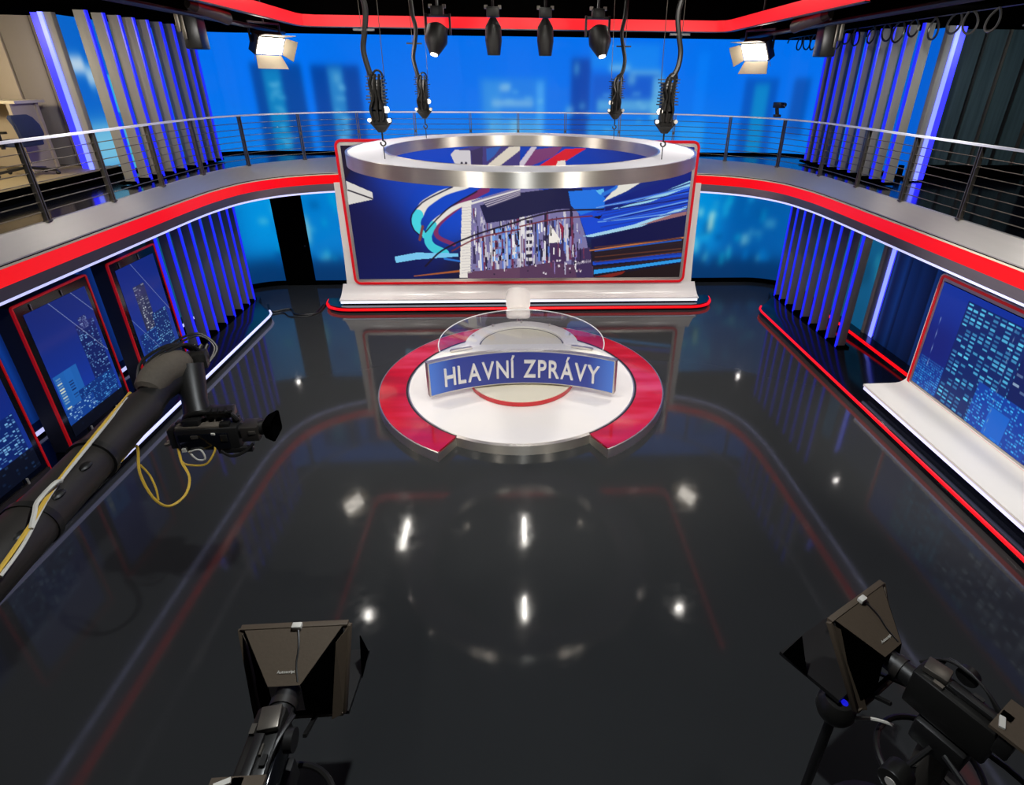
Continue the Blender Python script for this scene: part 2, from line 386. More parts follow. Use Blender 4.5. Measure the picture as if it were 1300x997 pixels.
ART=[('p',(70,60,120),[(0.314,0.03),(0.373,-0.003),(0.5,-0.017),(0.499,0.141),(0.314,0.142)],0),
('p',(205,200,205),[(0.304,0.056),(0.317,0.024),(0.36,0.03),(0.36,0.138),(0.317,0.138)],0),
('l',(25,20,40),[(0.334,0.115),(0.333,0.135)],(0.006,0.006)),
('l',(25,20,40),[(0.346,0.115),(0.345,0.135)],(0.006,0.006)),
('p',(60,50,90),[(0.362,0.03),(0.395,0.003),(0.393,0.135),(0.363,0.138)],0),
('p',(215,205,190),[(0.403,0.137),(0.469,0.003),(0.5,-0.004),(0.499,0.028),(0.441,0.137)],0),
('p',(50,90,170),[(0.405,0.016),(0.448,-0.004),(0.426,0.068),(0.404,0.108)],0),
('p',(120,60,110),[(0.499,0.134),(0.521,0.028),(0.623,-0.006),(0.596,0.067),(0.532,0.134)],0),
('p',(200,190,205),[(0.499,0.107),(0.532,0.002),(0.548,0.002),(0.51,0.134),(0.499,0.134)],0),
('p',(210,30,45),[(0.553,0.136),(0.629,0.014),(0.688,0.011),(0.635,0.093),(0.608,0.136)],0),
('p',(225,215,205),[(0.602,0.136),(0.608,0.1),(0.629,0.093),(0.63,0.136)],0),
('p',(26,16,40),[(0.004,-0.005),(0.097,0.0),(0.029,0.059),(0.017,0.177),(0.0,0.244),(0.0,0.098)],0),
('p',(214,210,205),[(0.003,0.244),(0.073,0.326),(0.072,0.377),(-0.001,0.416)],0),
('l',(30,25,40),[(0.004,0.309),(0.07,0.372)],(0.004,0.004)),
('p',(18,70,205),[(0.666,0.438),(0.752,0.453),(1.0,0.254),(1.0,0.424),(0.841,0.57),(0.698,0.658)],0),
('p',(12,30,120),[(0.751,0.395),(0.996,0.172),(0.999,0.241),(0.857,0.367),(0.752,0.467)],0),
('l',(228,222,212),[(0.346,0.281),(0.337,0.287),(0.324,0.294),(0.309,0.303),(0.294,0.313),(0.28,0.325),(0.267,0.339),(0.255,0.356),(0.243,0.374),(0.232,0.392),(0.222,0.409),(0.215,0.426),(0.21,0.444),(0.205,0.462),(0.202,0.476),(0.199,0.487)],(0.012,0.03)),
('l',(70,208,222),[(0.198,0.491),(0.196,0.499),(0.194,0.511),(0.192,0.524),(0.191,0.538),(0.19,0.551),(0.191,0.565),(0.192,0.579),(0.194,0.593),(0.196,0.606),(0.199,0.617),(0.202,0.627),(0.205,0.636),(0.209,0.643),(0.212,0.65),(0.214,0.654)],(0.03,0.018)),
('l',(20,20,60),[(0.303,0.287),(0.291,0.3),(0.275,0.319),(0.256,0.341),(0.238,0.363),(0.223,0.384),(0.212,0.402),(0.204,0.421),(0.196,0.439),(0.19,0.456),(0.185,0.472),(0.18,0.488),(0.178,0.503),(0.176,0.517),(0.175,0.53),(0.175,0.544),(0.175,0.558),(0.176,0.571),(0.178,0.585),(0.18,0.597),(0.182,0.61),(0.186,0.622),(0.191,0.634),(0.196,0.645),(0.2,0.655),(0.203,0.661)],(0.004,0.004)),
('l',(122,44,96),[(0.401,0.304),(0.393,0.314),(0.382,0.328),(0.37,0.345),(0.357,0.363),(0.344,0.381),(0.333,0.4),(0.32,0.422),(0.308,0.444),(0.297,0.466),(0.287,0.487),(0.277,0.507),(0.269,0.526),(0.261,0.545),(0.255,0.563),(0.25,0.581),(0.247,0.598),(0.246,0.615),(0.246,0.632),(0.247,0.647),(0.251,0.662),(0.258,0.676),(0.268,0.69),(0.28,0.703),(0.29,0.714),(0.297,0.722)],(0.02,0.012)),
('l',(225,222,215),[(0.389,0.374),(0.379,0.38),(0.366,0.389),(0.35,0.399),(0.335,0.411),(0.321,0.423),(0.31,0.437),(0.298,0.453),(0.288,0.47),(0.278,0.486),(0.27,0.501),(0.262,0.516),(0.254,0.532),(0.248,0.546),(0.243,0.558),(0.24,0.566)],(0.008,0.02)),
('l',(64,200,214),[(0.24,0.566),(0.237,0.578),(0.232,0.595),(0.228,0.615),(0.224,0.636),(0.221,0.654),(0.221,0.671),(0.221,0.689),(0.222,0.705),(0.225,0.721),(0.229,0.736),(0.235,0.75),(0.244,0.763),(0.253,0.775),(0.261,0.786),(0.267,0.793)],(0.02,0.028)),
('l',(30,22,44),[(0.373,0.318),(0.363,0.333),(0.348,0.353),(0.33,0.376),(0.314,0.401),(0.299,0.423),(0.288,0.443),(0.278,0.463),(0.269,0.483),(0.261,0.503),(0.252,0.523),(0.244,0.545),(0.235,0.568),(0.227,0.591),(0.22,0.611),(0.215,0.625)],(0.004,0.004)),
('l',(120,60,60),[(0.196,0.684),(0.208,0.581)],(0.008,0.008)),
('p',(118,196,236),[(0.115,0.818),(0.182,0.786),(0.308,0.793),(0.308,0.818),(0.18,0.841),(0.118,0.867)],0),
('l',(165,90,45),[(0.169,0.977),(0.316,0.936)],(0.003,0.007)),
('l',(40,110,200),[(0.266,0.836),(0.317,0.859)],(0.006,0.006)),
('p',(228,222,214),[(0.328,0.423),(0.356,0.388),(0.35,0.993),(0.308,0.992)],0),
('p',(120,114,160),[(0.356,0.388),(0.498,0.283),(0.495,1.004),(0.341,1.001)],0),
('p',(120,114,160),[(0.498,0.283),(0.598,0.318),(0.66,0.395),(0.699,0.688),(0.725,1.008),(0.495,1.004)],0),
('p',(110,50,80),[(0.574,0.729),(0.582,0.724),(0.585,0.981),(0.577,0.981)],0),
('p',(60,50,90),[(0.584,0.64),(0.592,0.636),(0.596,0.947),(0.587,0.946)],0),
('p',(60,50,90),[(0.584,0.797),(0.587,0.792),(0.59,0.982),(0.586,0.982)],0),
('p',(35,30,60),[(0.489,0.464),(0.493,0.46),(0.493,0.747),(0.489,0.747)],0),
('p',(200,196,205),[(0.45,0.802),(0.458,0.797),(0.459,0.94),(0.451,0.94)],0),
('p',(200,196,205),[(0.378,0.675),(0.384,0.67),(0.383,0.801),(0.378,0.801)],0),
('p',(60,50,90),[(0.353,0.74),(0.362,0.736),(0.362,0.878),(0.352,0.878)],0),
('p',(60,50,90),[(0.454,0.821),(0.46,0.817),(0.461,0.979),(0.454,0.979)],0),
('p',(35,30,60),[(0.415,0.824),(0.419,0.82),(0.419,0.978),(0.415,0.978)],0),
('p',(225,222,225),[(0.459,0.569),(0.463,0.565),(0.464,0.697),(0.46,0.697)],0),
('p',(110,50,80),[(0.47,0.76),(0.476,0.755),(0.476,0.979),(0.47,0.979)],0),
('p',(170,165,190),[(0.473,0.549),(0.481,0.544),(0.481,0.767),(0.473,0.767)],0),
('p',(225,222,225),[(0.419,0.615),(0.423,0.611),(0.422,0.774),(0.418,0.774)],0),
('p',(110,50,80),[(0.501,0.576),(0.51,0.571),(0.511,0.788),(0.502,0.788)],0),
('p',(200,196,205),[(0.415,0.818),(0.419,0.814),(0.419,0.978),(0.415,0.978)],0),
('p',(200,196,205),[(0.627,0.467),(0.634,0.463),(0.639,0.769),(0.631,0.769)],0),
('p',(90,120,200),[(0.458,0.599),(0.467,0.594),(0.468,0.745),(0.458,0.745)],0),
('p',(90,120,200),[(0.57,0.804),(0.575,0.8),(0.577,0.981),(0.572,0.981)],0),
('p',(110,50,80),[(0.385,0.703),(0.39,0.699),(0.387,0.978),(0.382,0.978)],0),
('p',(225,222,225),[(0.405,0.705),(0.414,0.7),(0.414,0.841),(0.405,0.841)],0),
('p',(110,50,80),[(0.381,0.668),(0.39,0.663),(0.39,0.767),(0.381,0.767)],0),
('p',(225,222,225),[(0.564,0.765),(0.569,0.76),(0.572,0.977),(0.566,0.977)],0),
('p',(200,196,205),[(0.424,0.83),(0.431,0.825),(0.431,0.961),(0.424,0.961)],0),
('p',(35,30,60),[(0.5,0.491),(0.505,0.487),(0.506,0.594),(0.501,0.594)],0),
('p',(90,120,200),[(0.458,0.607),(0.467,0.603),(0.466,0.932),(0.457,0.932)],0),
('p',(170,165,190),[(0.513,0.622),(0.521,0.617),(0.522,0.843),(0.515,0.843)],0),
('p',(90,120,200),[(0.519,0.797),(0.523,0.792),(0.524,0.98),(0.52,0.98)],0),
('p',(170,165,190),[(0.386,0.533),(0.394,0.528),(0.391,0.856),(0.383,0.856)],0),
('p',(225,222,225),[(0.374,0.749),(0.379,0.745),(0.377,0.978),(0.372,0.978)],0),
('p',(35,30,60),[(0.622,0.571),(0.629,0.567),(0.632,0.737),(0.625,0.737)],0),
('p',(170,165,190),[(0.445,0.83),(0.452,0.825),(0.453,0.979),(0.445,0.979)],0),
('p',(170,165,190),[(0.583,0.661),(0.586,0.657),(0.589,0.904),(0.586,0.904)],0),
('p',(110,50,80),[(0.469,0.534),(0.474,0.529),(0.474,0.757),(0.469,0.757)],0),
('p',(200,196,205),[(0.635,0.565),(0.642,0.561),(0.647,0.857),(0.64,0.857)],0),
('p',(35,30,60),[(0.497,0.805),(0.501,0.801),(0.502,0.98),(0.498,0.98)],0),
('p',(110,50,80),[(0.41,0.767),(0.419,0.763),(0.418,0.978),(0.409,0.978)],0),
('p',(90,120,200),[(0.38,0.697),(0.386,0.693),(0.383,0.96),(0.378,0.96)],0),
('p',(200,196,205),[(0.536,0.812),(0.541,0.807),(0.542,0.98),(0.537,0.98)],0),
('p',(35,30,60),[(0.579,0.72),(0.582,0.715),(0.584,0.856),(0.581,0.856)],0),
('p',(110,50,80),[(0.574,0.496),(0.581,0.492),(0.583,0.632),(0.576,0.632)],0),
('p',(60,50,90),[(0.369,0.614),(0.373,0.61),(0.373,0.718),(0.368,0.718)],0),
('p',(35,30,60),[(0.39,0.824),(0.396,0.819),(0.395,0.978),(0.389,0.978)],0),
('p',(60,50,90),[(0.518,0.578),(0.524,0.573),(0.526,0.828),(0.519,0.828)],0),
('p',(200,196,205),[(0.607,0.575),(0.612,0.571),(0.617,0.928),(0.611,0.928)],0),
('p',(225,222,225),[(0.499,0.47),(0.507,0.465),(0.508,0.656),(0.5,0.656)],0),
('p',(90,120,200),[(0.548,0.545),(0.552,0.541),(0.554,0.773),(0.55,0.773)],0),
('p',(90,120,200),[(0.457,0.565),(0.461,0.561),(0.461,0.765),(0.457,0.765)],0),
('p',(90,120,200),[(0.58,0.573),(0.584,0.569),(0.587,0.825),(0.583,0.825)],0),
('p',(200,196,205),[(0.522,0.504),(0.526,0.499),(0.527,0.615),(0.524,0.615)],0),
('p',(35,30,60),[(0.57,0.48),(0.577,0.476),(0.58,0.809),(0.573,0.809)],0),
('p',(110,50,80),[(0.504,0.829),(0.51,0.824),(0.512,0.98),(0.505,0.98)],0),
('p',(170,165,190),[(0.486,0.822),(0.495,0.817),(0.496,0.98),(0.487,0.98)],0),
('p',(170,165,190),[(0.615,0.545),(0.619,0.541),(0.622,0.639),(0.617,0.639)],0),
('p',(90,120,200),[(0.527,0.539),(0.533,0.535),(0.535,0.66),(0.529,0.66)],0),
('p',(35,30,60),[(0.492,0.618),(0.498,0.614),(0.499,0.775),(0.493,0.775)],0),
('p',(170,165,190),[(0.629,0.523),(0.634,0.518),(0.637,0.653),(0.632,0.653)],0),
('p',(90,120,200),[(0.456,0.671),(0.462,0.667),(0.462,0.942),(0.456,0.942)],0),
('p',(170,165,190),[(0.668,0.796),(0.671,0.791),(0.674,0.925),(0.671,0.925)],0),
('p',(35,30,60),[(0.542,0.559),(0.546,0.555),(0.548,0.792),(0.544,0.792)],0),
('p',(225,222,225),[(0.476,0.703),(0.484,0.698),(0.485,0.83),(0.477,0.83)],0),
('p',(90,120,200),[(0.443,0.608),(0.451,0.604),(0.45,0.943),(0.441,0.943)],0),
('p',(110,50,80),[(0.421,0.597),(0.429,0.593),(0.428,0.849),(0.42,0.849)],0),
('p',(35,30,60),[(0.604,0.683),(0.61,0.678),(0.614,0.982),(0.608,0.982)],0),
('p',(35,30,60),[(0.521,0.703),(0.529,0.699),(0.53,0.98),(0.522,0.98)],0),
('p',(35,30,60),[(0.646,0.45),(0.654,0.446),(0.658,0.724),(0.65,0.723)],0),
('p',(60,50,90),[(0.559,0.689),(0.565,0.685),(0.567,0.867),(0.561,0.867)],0),
('p',(60,50,90),[(0.522,0.647),(0.528,0.643),(0.53,0.829),(0.524,0.829)],0),
('p',(170,165,190),[(0.504,0.644),(0.507,0.639),(0.507,0.938),(0.504,0.938)],0),
('p',(110,50,80),[(0.645,0.751),(0.652,0.746),(0.655,0.851),(0.648,0.85)],0),
('p',(225,222,225),[(0.506,0.451),(0.511,0.447),(0.512,0.667),(0.506,0.667)],0),
('p',(110,50,80),[(0.65,0.512),(0.657,0.508),(0.663,0.861),(0.656,0.861)],0),
('p',(60,50,90),[(0.673,0.838),(0.681,0.834),(0.685,0.983),(0.677,0.983)],0),
('p',(225,222,225),[(0.569,0.592),(0.573,0.587),(0.576,0.852),(0.572,0.852)],0),
('p',(90,120,200),[(0.55,0.694),(0.557,0.69),(0.559,0.863),(0.552,0.863)],0),
('p',(35,30,60),[(0.557,0.729),(0.565,0.725),(0.567,0.858),(0.559,0.858)],0),
('p',(110,50,80),[(0.384,0.703),(0.39,0.699),(0.389,0.892),(0.383,0.892)],0),
('p',(110,50,80),[(0.486,0.446),(0.494,0.442),(0.495,0.572),(0.487,0.572)],0),
('p',(60,50,90),[(0.593,0.541),(0.601,0.537),(0.605,0.779),(0.596,0.779)],0),
('p',(20,20,40),[(0.414,0.604),(0.421,0.601),(0.421,0.639),(0.415,0.642)],0),
('p',(112,160,226),[(0.414,0.657),(0.421,0.654),(0.421,0.693),(0.414,0.696)],0),
('p',(112,160,226),[(0.413,0.711),(0.42,0.708),(0.42,0.747),(0.413,0.75)],0),
('p',(20,20,40),[(0.412,0.766),(0.419,0.763),(0.42,0.802),(0.412,0.805)],0),
('p',(112,160,226),[(0.412,0.821),(0.419,0.817),(0.419,0.858),(0.412,0.861)],0),
('p',(112,160,226),[(0.424,0.601),(0.431,0.598),(0.431,0.637),(0.424,0.639)],0),
('p',(112,160,226),[(0.424,0.654),(0.43,0.651),(0.431,0.69),(0.424,0.693)],0),
('p',(20,20,40),[(0.423,0.708),(0.43,0.705),(0.43,0.745),(0.423,0.747)],0),
('p',(112,160,226),[(0.422,0.763),(0.429,0.76),(0.429,0.799),(0.422,0.802)],0),
('p',(112,160,226),[(0.422,0.818),(0.429,0.814),(0.429,0.855),(0.422,0.858)],0),
('p',(112,160,226),[(0.434,0.598),(0.441,0.595),(0.441,0.634),(0.434,0.637)],0),
('p',(20,20,40),[(0.433,0.651),(0.44,0.649),(0.44,0.687),(0.433,0.69)],0),
('p',(112,160,226),[(0.433,0.705),(0.44,0.702),(0.44,0.742),(0.433,0.745)],0),
('p',(112,160,226),[(0.432,0.76),(0.439,0.757),(0.439,0.796),(0.432,0.799)],0),
('p',(20,20,40),[(0.431,0.814),(0.438,0.812),(0.439,0.852),(0.432,0.855)],0),
('p',(20,20,40),[(0.444,0.595),(0.45,0.592),(0.451,0.631),(0.444,0.634)],0),
('p',(112,160,226),[(0.443,0.649),(0.45,0.646),(0.45,0.684),(0.443,0.687)],0),
('p',(112,160,226),[(0.443,0.703),(0.449,0.699),(0.45,0.739),(0.443,0.742)],0),
('p',(20,20,40),[(0.442,0.757),(0.449,0.754),(0.449,0.793),(0.442,0.796)],0),
('p',(112,160,226),[(0.441,0.812),(0.448,0.809),(0.449,0.849),(0.442,0.852)],0),
('p',(112,160,226),[(0.453,0.592),(0.46,0.589),(0.46,0.628),(0.454,0.631)],0),
('p',(112,160,226),[(0.453,0.646),(0.46,0.643),(0.46,0.682),(0.453,0.684)],0),
('p',(20,20,40),[(0.452,0.699),(0.459,0.696),(0.459,0.736),(0.453,0.739)],0),
('p',(112,160,226),[(0.452,0.754),(0.459,0.751),(0.459,0.791),(0.452,0.793)],0),
('p',(112,160,226),[(0.451,0.809),(0.458,0.806),(0.459,0.846),(0.452,0.849)],0),
('p',(112,160,226),[(0.463,0.589),(0.47,0.587),(0.47,0.625),(0.463,0.628)],0),
('p',(20,20,40),[(0.462,0.643),(0.469,0.64),(0.47,0.679),(0.463,0.682)],0),
('p',(112,160,226),[(0.462,0.696),(0.469,0.693),(0.469,0.733),(0.462,0.736)],0),
('p',(112,160,226),[(0.462,0.751),(0.469,0.748),(0.469,0.788),(0.462,0.791)],0),
('p',(20,20,40),[(0.461,0.806),(0.468,0.803),(0.468,0.843),(0.462,0.846)],0),
('p',(20,20,40),[(0.473,0.587),(0.479,0.584),(0.48,0.622),(0.473,0.625)],0),
('p',(112,160,226),[(0.472,0.64),(0.479,0.637),(0.479,0.676),(0.472,0.679)],0),
('p',(112,160,226),[(0.472,0.693),(0.479,0.691),(0.479,0.73),(0.472,0.733)],0),
('p',(20,20,40),[(0.471,0.748),(0.478,0.745),(0.479,0.784),(0.472,0.788)],0),
('p',(112,160,226),[(0.471,0.803),(0.478,0.8),(0.478,0.84),(0.471,0.843)],0),
('p',(112,160,226),[(0.482,0.584),(0.489,0.581),(0.489,0.619),(0.483,0.622)],0),
('p',(112,160,226),[(0.482,0.637),(0.489,0.634),(0.489,0.673),(0.482,0.676)],0),
('p',(20,20,40),[(0.482,0.691),(0.488,0.688),(0.489,0.727),(0.482,0.73)],0),
('p',(112,160,226),[(0.481,0.745),(0.488,0.742),(0.489,0.782),(0.482,0.785)],0),
('p',(112,160,226),[(0.481,0.8),(0.488,0.797),(0.488,0.837),(0.481,0.84)],0),
('p',(112,160,226),[(0.492,0.581),(0.499,0.578),(0.499,0.616),(0.492,0.619)],0),
('p',(20,20,40),[(0.492,0.634),(0.498,0.631),(0.499,0.67),(0.492,0.673)],0),
('p',(112,160,226),[(0.491,0.688),(0.498,0.685),(0.499,0.724),(0.492,0.727)],0),
('p',(112,160,226),[(0.491,0.742),(0.498,0.739),(0.498,0.779),(0.491,0.782)],0),
('p',(20,20,40),[(0.491,0.797),(0.498,0.794),(0.498,0.834),(0.491,0.837)],0),
('l',(196,190,196),[(0.411,0.567),(0.41,0.892)],(0.005,0.005)),
('l',(196,190,196),[(0.456,0.568),(0.457,0.892)],(0.005,0.005)),
('l',(196,190,196),[(0.497,0.568),(0.499,0.893)],(0.005,0.005)),
('p',(212,208,210),[(0.516,0.51),(0.534,0.507),(0.535,0.53),(0.517,0.533)],0),
('p',(40,34,56),[(0.516,0.536),(0.534,0.533),(0.535,0.556),(0.517,0.559)],0),
('p',(212,208,210),[(0.516,0.562),(0.534,0.559),(0.535,0.583),(0.517,0.586)],0),
('p',(40,34,56),[(0.516,0.588),(0.534,0.586),(0.535,0.609),(0.517,0.612)],0),
('p',(212,208,210),[(0.516,0.615),(0.534,0.612),(0.535,0.636),(0.517,0.639)],0),
('p',(40,34,56),[(0.516,0.642),(0.534,0.639),(0.535,0.663),(0.517,0.666)],0),
('p',(212,208,210),[(0.516,0.668),(0.534,0.666),(0.535,0.69),(0.517,0.692)],0),
('p',(40,34,56),[(0.515,0.696),(0.534,0.693),(0.535,0.717),(0.517,0.72)],0),
('p',(212,208,210),[(0.515,0.723),(0.534,0.72),(0.535,0.744),(0.517,0.747)],0),
('p',(40,34,56),[(0.515,0.75),(0.534,0.747),(0.535,0.771),(0.516,0.774)],0),
('p',(212,208,210),[(0.515,0.778),(0.534,0.775),(0.535,0.799),(0.516,0.802)],0),
('p',(40,34,56),[(0.515,0.805),(0.534,0.802),(0.535,0.827),(0.516,0.83)],0),
('p',(212,208,210),[(0.515,0.833),(0.534,0.83),(0.535,0.855),(0.516,0.858)],0),
('p',(40,34,56),[(0.515,0.861),(0.534,0.858),(0.535,0.883),(0.516,0.886)],0),
('p',(236,230,222),[(0.588,0.568),(0.625,0.706),(0.584,0.714)],0),
('p',(140,34,64),[(0.614,0.546),(0.629,0.583),(0.626,0.688)],0),
('p',(66,44,84),[(0.589,0.717),(0.635,0.718),(0.64,0.903),(0.593,0.903)],0),
('p',(96,64,90),[(0.333,0.945),(0.496,0.909),(0.495,1.004),(0.333,1.001)],0),
('p',(84,56,86),[(0.496,0.909),(0.584,0.871),(0.723,0.904),(0.727,1.008),(0.495,1.004)],0),
('p',(60,44,84),[(0.653,0.779),(0.711,0.749),(0.726,1.0),(0.674,0.999)],0),
('p',(150,140,160),[(0.663,0.885),(0.666,0.864),(0.668,0.883),(0.665,0.897)],0),
('p',(150,140,160),[(0.669,0.882),(0.671,0.862),(0.673,0.881),(0.671,0.895)],0),
('p',(150,140,160),[(0.674,0.88),(0.677,0.86),(0.679,0.879),(0.676,0.893)],0),
('p',(150,140,160),[(0.679,0.878),(0.682,0.858),(0.684,0.876),(0.681,0.89)],0),
('p',(150,140,160),[(0.685,0.875),(0.687,0.855),(0.689,0.874),(0.687,0.888)],0),
('p',(150,140,160),[(0.69,0.873),(0.693,0.853),(0.695,0.872),(0.692,0.886)],0),
('p',(150,140,160),[(0.695,0.871),(0.698,0.851),(0.7,0.87),(0.697,0.884)],0),
('p',(150,140,160),[(0.7,0.869),(0.703,0.849),(0.705,0.867),(0.702,0.881)],0),
('p',(150,140,160),[(0.706,0.866),(0.708,0.846),(0.71,0.865),(0.708,0.879)],0),
('p',(150,140,160),[(0.711,0.864),(0.714,0.844),(0.716,0.863),(0.713,0.877)],0),
('p',(60,50,90),[(0.429,0.852),(0.433,0.85),(0.433,0.882),(0.429,0.882)],0),
('p',(225,222,225),[(0.397,0.784),(0.4,0.783),(0.4,0.847),(0.397,0.847)],0),
('p',(200,196,205),[(0.515,0.629),(0.517,0.628),(0.518,0.69),(0.516,0.69)],0),
('p',(200,196,205),[(0.384,0.535),(0.386,0.534),(0.387,0.554),(0.384,0.554)],0),
('p',(60,50,90),[(0.52,0.83),(0.523,0.829),(0.524,0.914),(0.521,0.914)],0),
('p',(20,18,36),[(0.588,0.58),(0.59,0.579),(0.591,0.658),(0.589,0.658)],0),
('p',(225,222,225),[(0.676,0.686),(0.678,0.684),(0.679,0.717),(0.677,0.717)],0),
('p',(140,120,180),[(0.526,0.519),(0.529,0.517),(0.529,0.617),(0.526,0.617)],0),
('p',(170,165,190),[(0.667,0.558),(0.671,0.557),(0.672,0.607),(0.668,0.607)],0),
('p',(110,50,80),[(0.406,0.692),(0.409,0.691),(0.408,0.757),(0.406,0.757)],0),
('p',(20,18,36),[(0.404,0.661),(0.405,0.659),(0.405,0.723),(0.404,0.723)],0),
('p',(90,120,200),[(0.68,0.67),(0.684,0.668),(0.685,0.718),(0.681,0.718)],0),
('p',(200,196,205),[(0.474,0.549),(0.477,0.548),(0.477,0.603),(0.474,0.603)],0),
('p',(225,222,225),[(0.414,0.604),(0.417,0.603),(0.417,0.636),(0.414,0.636)],0),
('p',(200,196,205),[(0.421,0.764),(0.423,0.763),(0.423,0.809),(0.421,0.809)],0),
('p',(200,196,205),[(0.474,0.509),(0.476,0.507),(0.476,0.563),(0.474,0.563)],0),
('p',(60,50,90),[(0.553,0.609),(0.555,0.608),(0.555,0.634),(0.554,0.634)],0),
('p',(170,165,190),[(0.361,0.718),(0.364,0.717),(0.363,0.804),(0.36,0.804)],0),
('p',(60,50,90),[(0.641,0.652),(0.645,0.651),(0.647,0.732),(0.643,0.732)],0),
('p',(60,50,90),[(0.416,0.829),(0.419,0.828),(0.419,0.879),(0.416,0.879)],0),
('p',(240,236,236),[(0.618,0.586),(0.619,0.584),(0.621,0.687),(0.619,0.687)],0),
('p',(140,120,180),[(0.424,0.813),(0.428,0.811),(0.428,0.834),(0.424,0.834)],0),
('p',(35,30,60),[(0.413,0.579),(0.414,0.578),(0.414,0.633),(0.413,0.633)],0),
('p',(60,50,90),[(0.568,0.649),(0.57,0.647),(0.571,0.708),(0.569,0.708)],0),
('p',(20,18,36),[(0.388,0.744),(0.391,0.743),(0.39,0.82),(0.387,0.82)],0),
('p',(110,50,80),[(0.612,0.744),(0.615,0.743),(0.616,0.804),(0.613,0.804)],0),
('p',(35,30,60),[(0.514,0.459),(0.516,0.458),(0.517,0.48),(0.515,0.48)],0),
('p',(110,50,80),[(0.612,0.741),(0.614,0.739),(0.615,0.814),(0.613,0.814)],0),
('p',(140,120,180),[(0.649,0.662),(0.653,0.661),(0.654,0.767),(0.651,0.767)],0),
('p',(20,18,36),[(0.531,0.739),(0.533,0.737),(0.533,0.775),(0.531,0.775)],0),
('p',(90,120,200),[(0.488,0.658),(0.49,0.656),(0.491,0.692),(0.488,0.692)],0),
('p',(35,30,60),[(0.68,0.757),(0.684,0.756),(0.686,0.859),(0.682,0.859)],0),
('p',(110,50,80),[(0.577,0.471),(0.58,0.47),(0.581,0.524),(0.578,0.524)],0),
('p',(90,120,200),[(0.536,0.704),(0.539,0.702),(0.54,0.807),(0.536,0.807)],0),
('p',(140,120,180),[(0.584,0.483),(0.586,0.482),(0.587,0.542),(0.585,0.542)],0),
('p',(20,18,36),[(0.655,0.57),(0.658,0.568),(0.659,0.612),(0.656,0.612)],0),
('p',(110,50,80),[(0.69,0.751),(0.693,0.749),(0.695,0.842),(0.692,0.842)],0),
('p',(60,50,90),[(0.592,0.52),(0.595,0.518),(0.596,0.608),(0.593,0.608)],0),
('p',(200,196,205),[(0.448,0.466),(0.451,0.465),(0.45,0.545),(0.448,0.545)],0),
('p',(90,120,200),[(0.632,0.704),(0.636,0.703),(0.637,0.796),(0.633,0.796)],0),
('p',(200,196,205),[(0.64,0.652),(0.644,0.651),(0.645,0.694),(0.641,0.694)],0),
('p',(240,236,236),[(0.439,0.54),(0.442,0.539),(0.442,0.579),(0.439,0.579)],0),
('p',(110,50,80),[(0.438,0.786),(0.442,0.784),(0.442,0.857),(0.438,0.857)],0),
('p',(170,165,190),[(0.529,0.482),(0.531,0.48),(0.531,0.508),(0.529,0.508)],0),
('p',(170,165,190),[(0.633,0.868),(0.637,0.867),(0.639,0.972),(0.635,0.972)],0),
('p',(240,236,236),[(0.361,0.517),(0.362,0.516),(0.362,0.557),(0.36,0.557)],0),
('p',(140,120,180),[(0.666,0.829),(0.668,0.828),(0.67,0.932),(0.668,0.932)],0),
('p',(60,50,90),[(0.477,0.861),(0.481,0.859),(0.481,0.886),(0.478,0.886)],0),
('p',(35,30,60),[(0.661,0.717),(0.664,0.716),(0.666,0.768),(0.662,0.768)],0),
('p',(110,50,80),[(0.612,0.693),(0.614,0.692),(0.615,0.739),(0.612,0.739)],0),
('p',(170,165,190),[(0.57,0.621),(0.573,0.62),(0.574,0.653),(0.57,0.653)],0),
('p',(90,120,200),[(0.505,0.772),(0.507,0.771),(0.507,0.8),(0.505,0.8)],0),
('p',(110,50,80),[(0.369,0.773),(0.371,0.771),(0.371,0.807),(0.369,0.807)],0),
('p',(60,50,90),[(0.457,0.539),(0.459,0.537),(0.459,0.599),(0.457,0.599)],0),
('p',(240,236,236),[(0.497,0.508),(0.499,0.507),(0.499,0.59),(0.497,0.59)],0),
('p',(140,120,180),[(0.561,0.699),(0.565,0.697),(0.566,0.754),(0.562,0.754)],0),
('p',(240,236,236),[(0.598,0.754),(0.601,0.752),(0.602,0.805),(0.599,0.805)],0),
('p',(90,120,200),[(0.665,0.753),(0.667,0.752),(0.669,0.841),(0.667,0.841)],0),
('p',(240,236,236),[(0.595,0.639),(0.599,0.638),(0.599,0.668),(0.596,0.668)],0),
('p',(35,30,60),[(0.579,0.653),(0.582,0.651),(0.583,0.739),(0.58,0.739)],0),
('p',(240,236,236),[(0.555,0.603),(0.557,0.601),(0.558,0.632),(0.555,0.632)],0),
('p',(90,120,200),[(0.396,0.603),(0.398,0.601),(0.398,0.624),(0.396,0.624)],0),
('p',(225,222,225),[(0.474,0.736),(0.476,0.734),(0.476,0.809),(0.474,0.809)],0),
('p',(200,196,205),[(0.381,0.514),(0.383,0.513),(0.382,0.58),(0.38,0.58)],0),
('p',(20,18,36),[(0.553,0.684),(0.556,0.682),(0.556,0.779),(0.554,0.779)],0),
('p',(110,50,80),[(0.364,0.692),(0.368,0.69),(0.367,0.767),(0.363,0.767)],0),
('p',(35,30,60),[(0.389,0.571),(0.393,0.57),(0.393,0.597),(0.39,0.597)],0),
('p',(200,196,205),[(0.521,0.682),(0.525,0.681),(0.525,0.783),(0.522,0.783)],0),
('p',(110,50,80),[(0.485,0.705),(0.486,0.703),(0.487,0.726),(0.485,0.726)],0),
('p',(240,236,236),[(0.369,0.85),(0.371,0.848),(0.371,0.914),(0.368,0.914)],0),
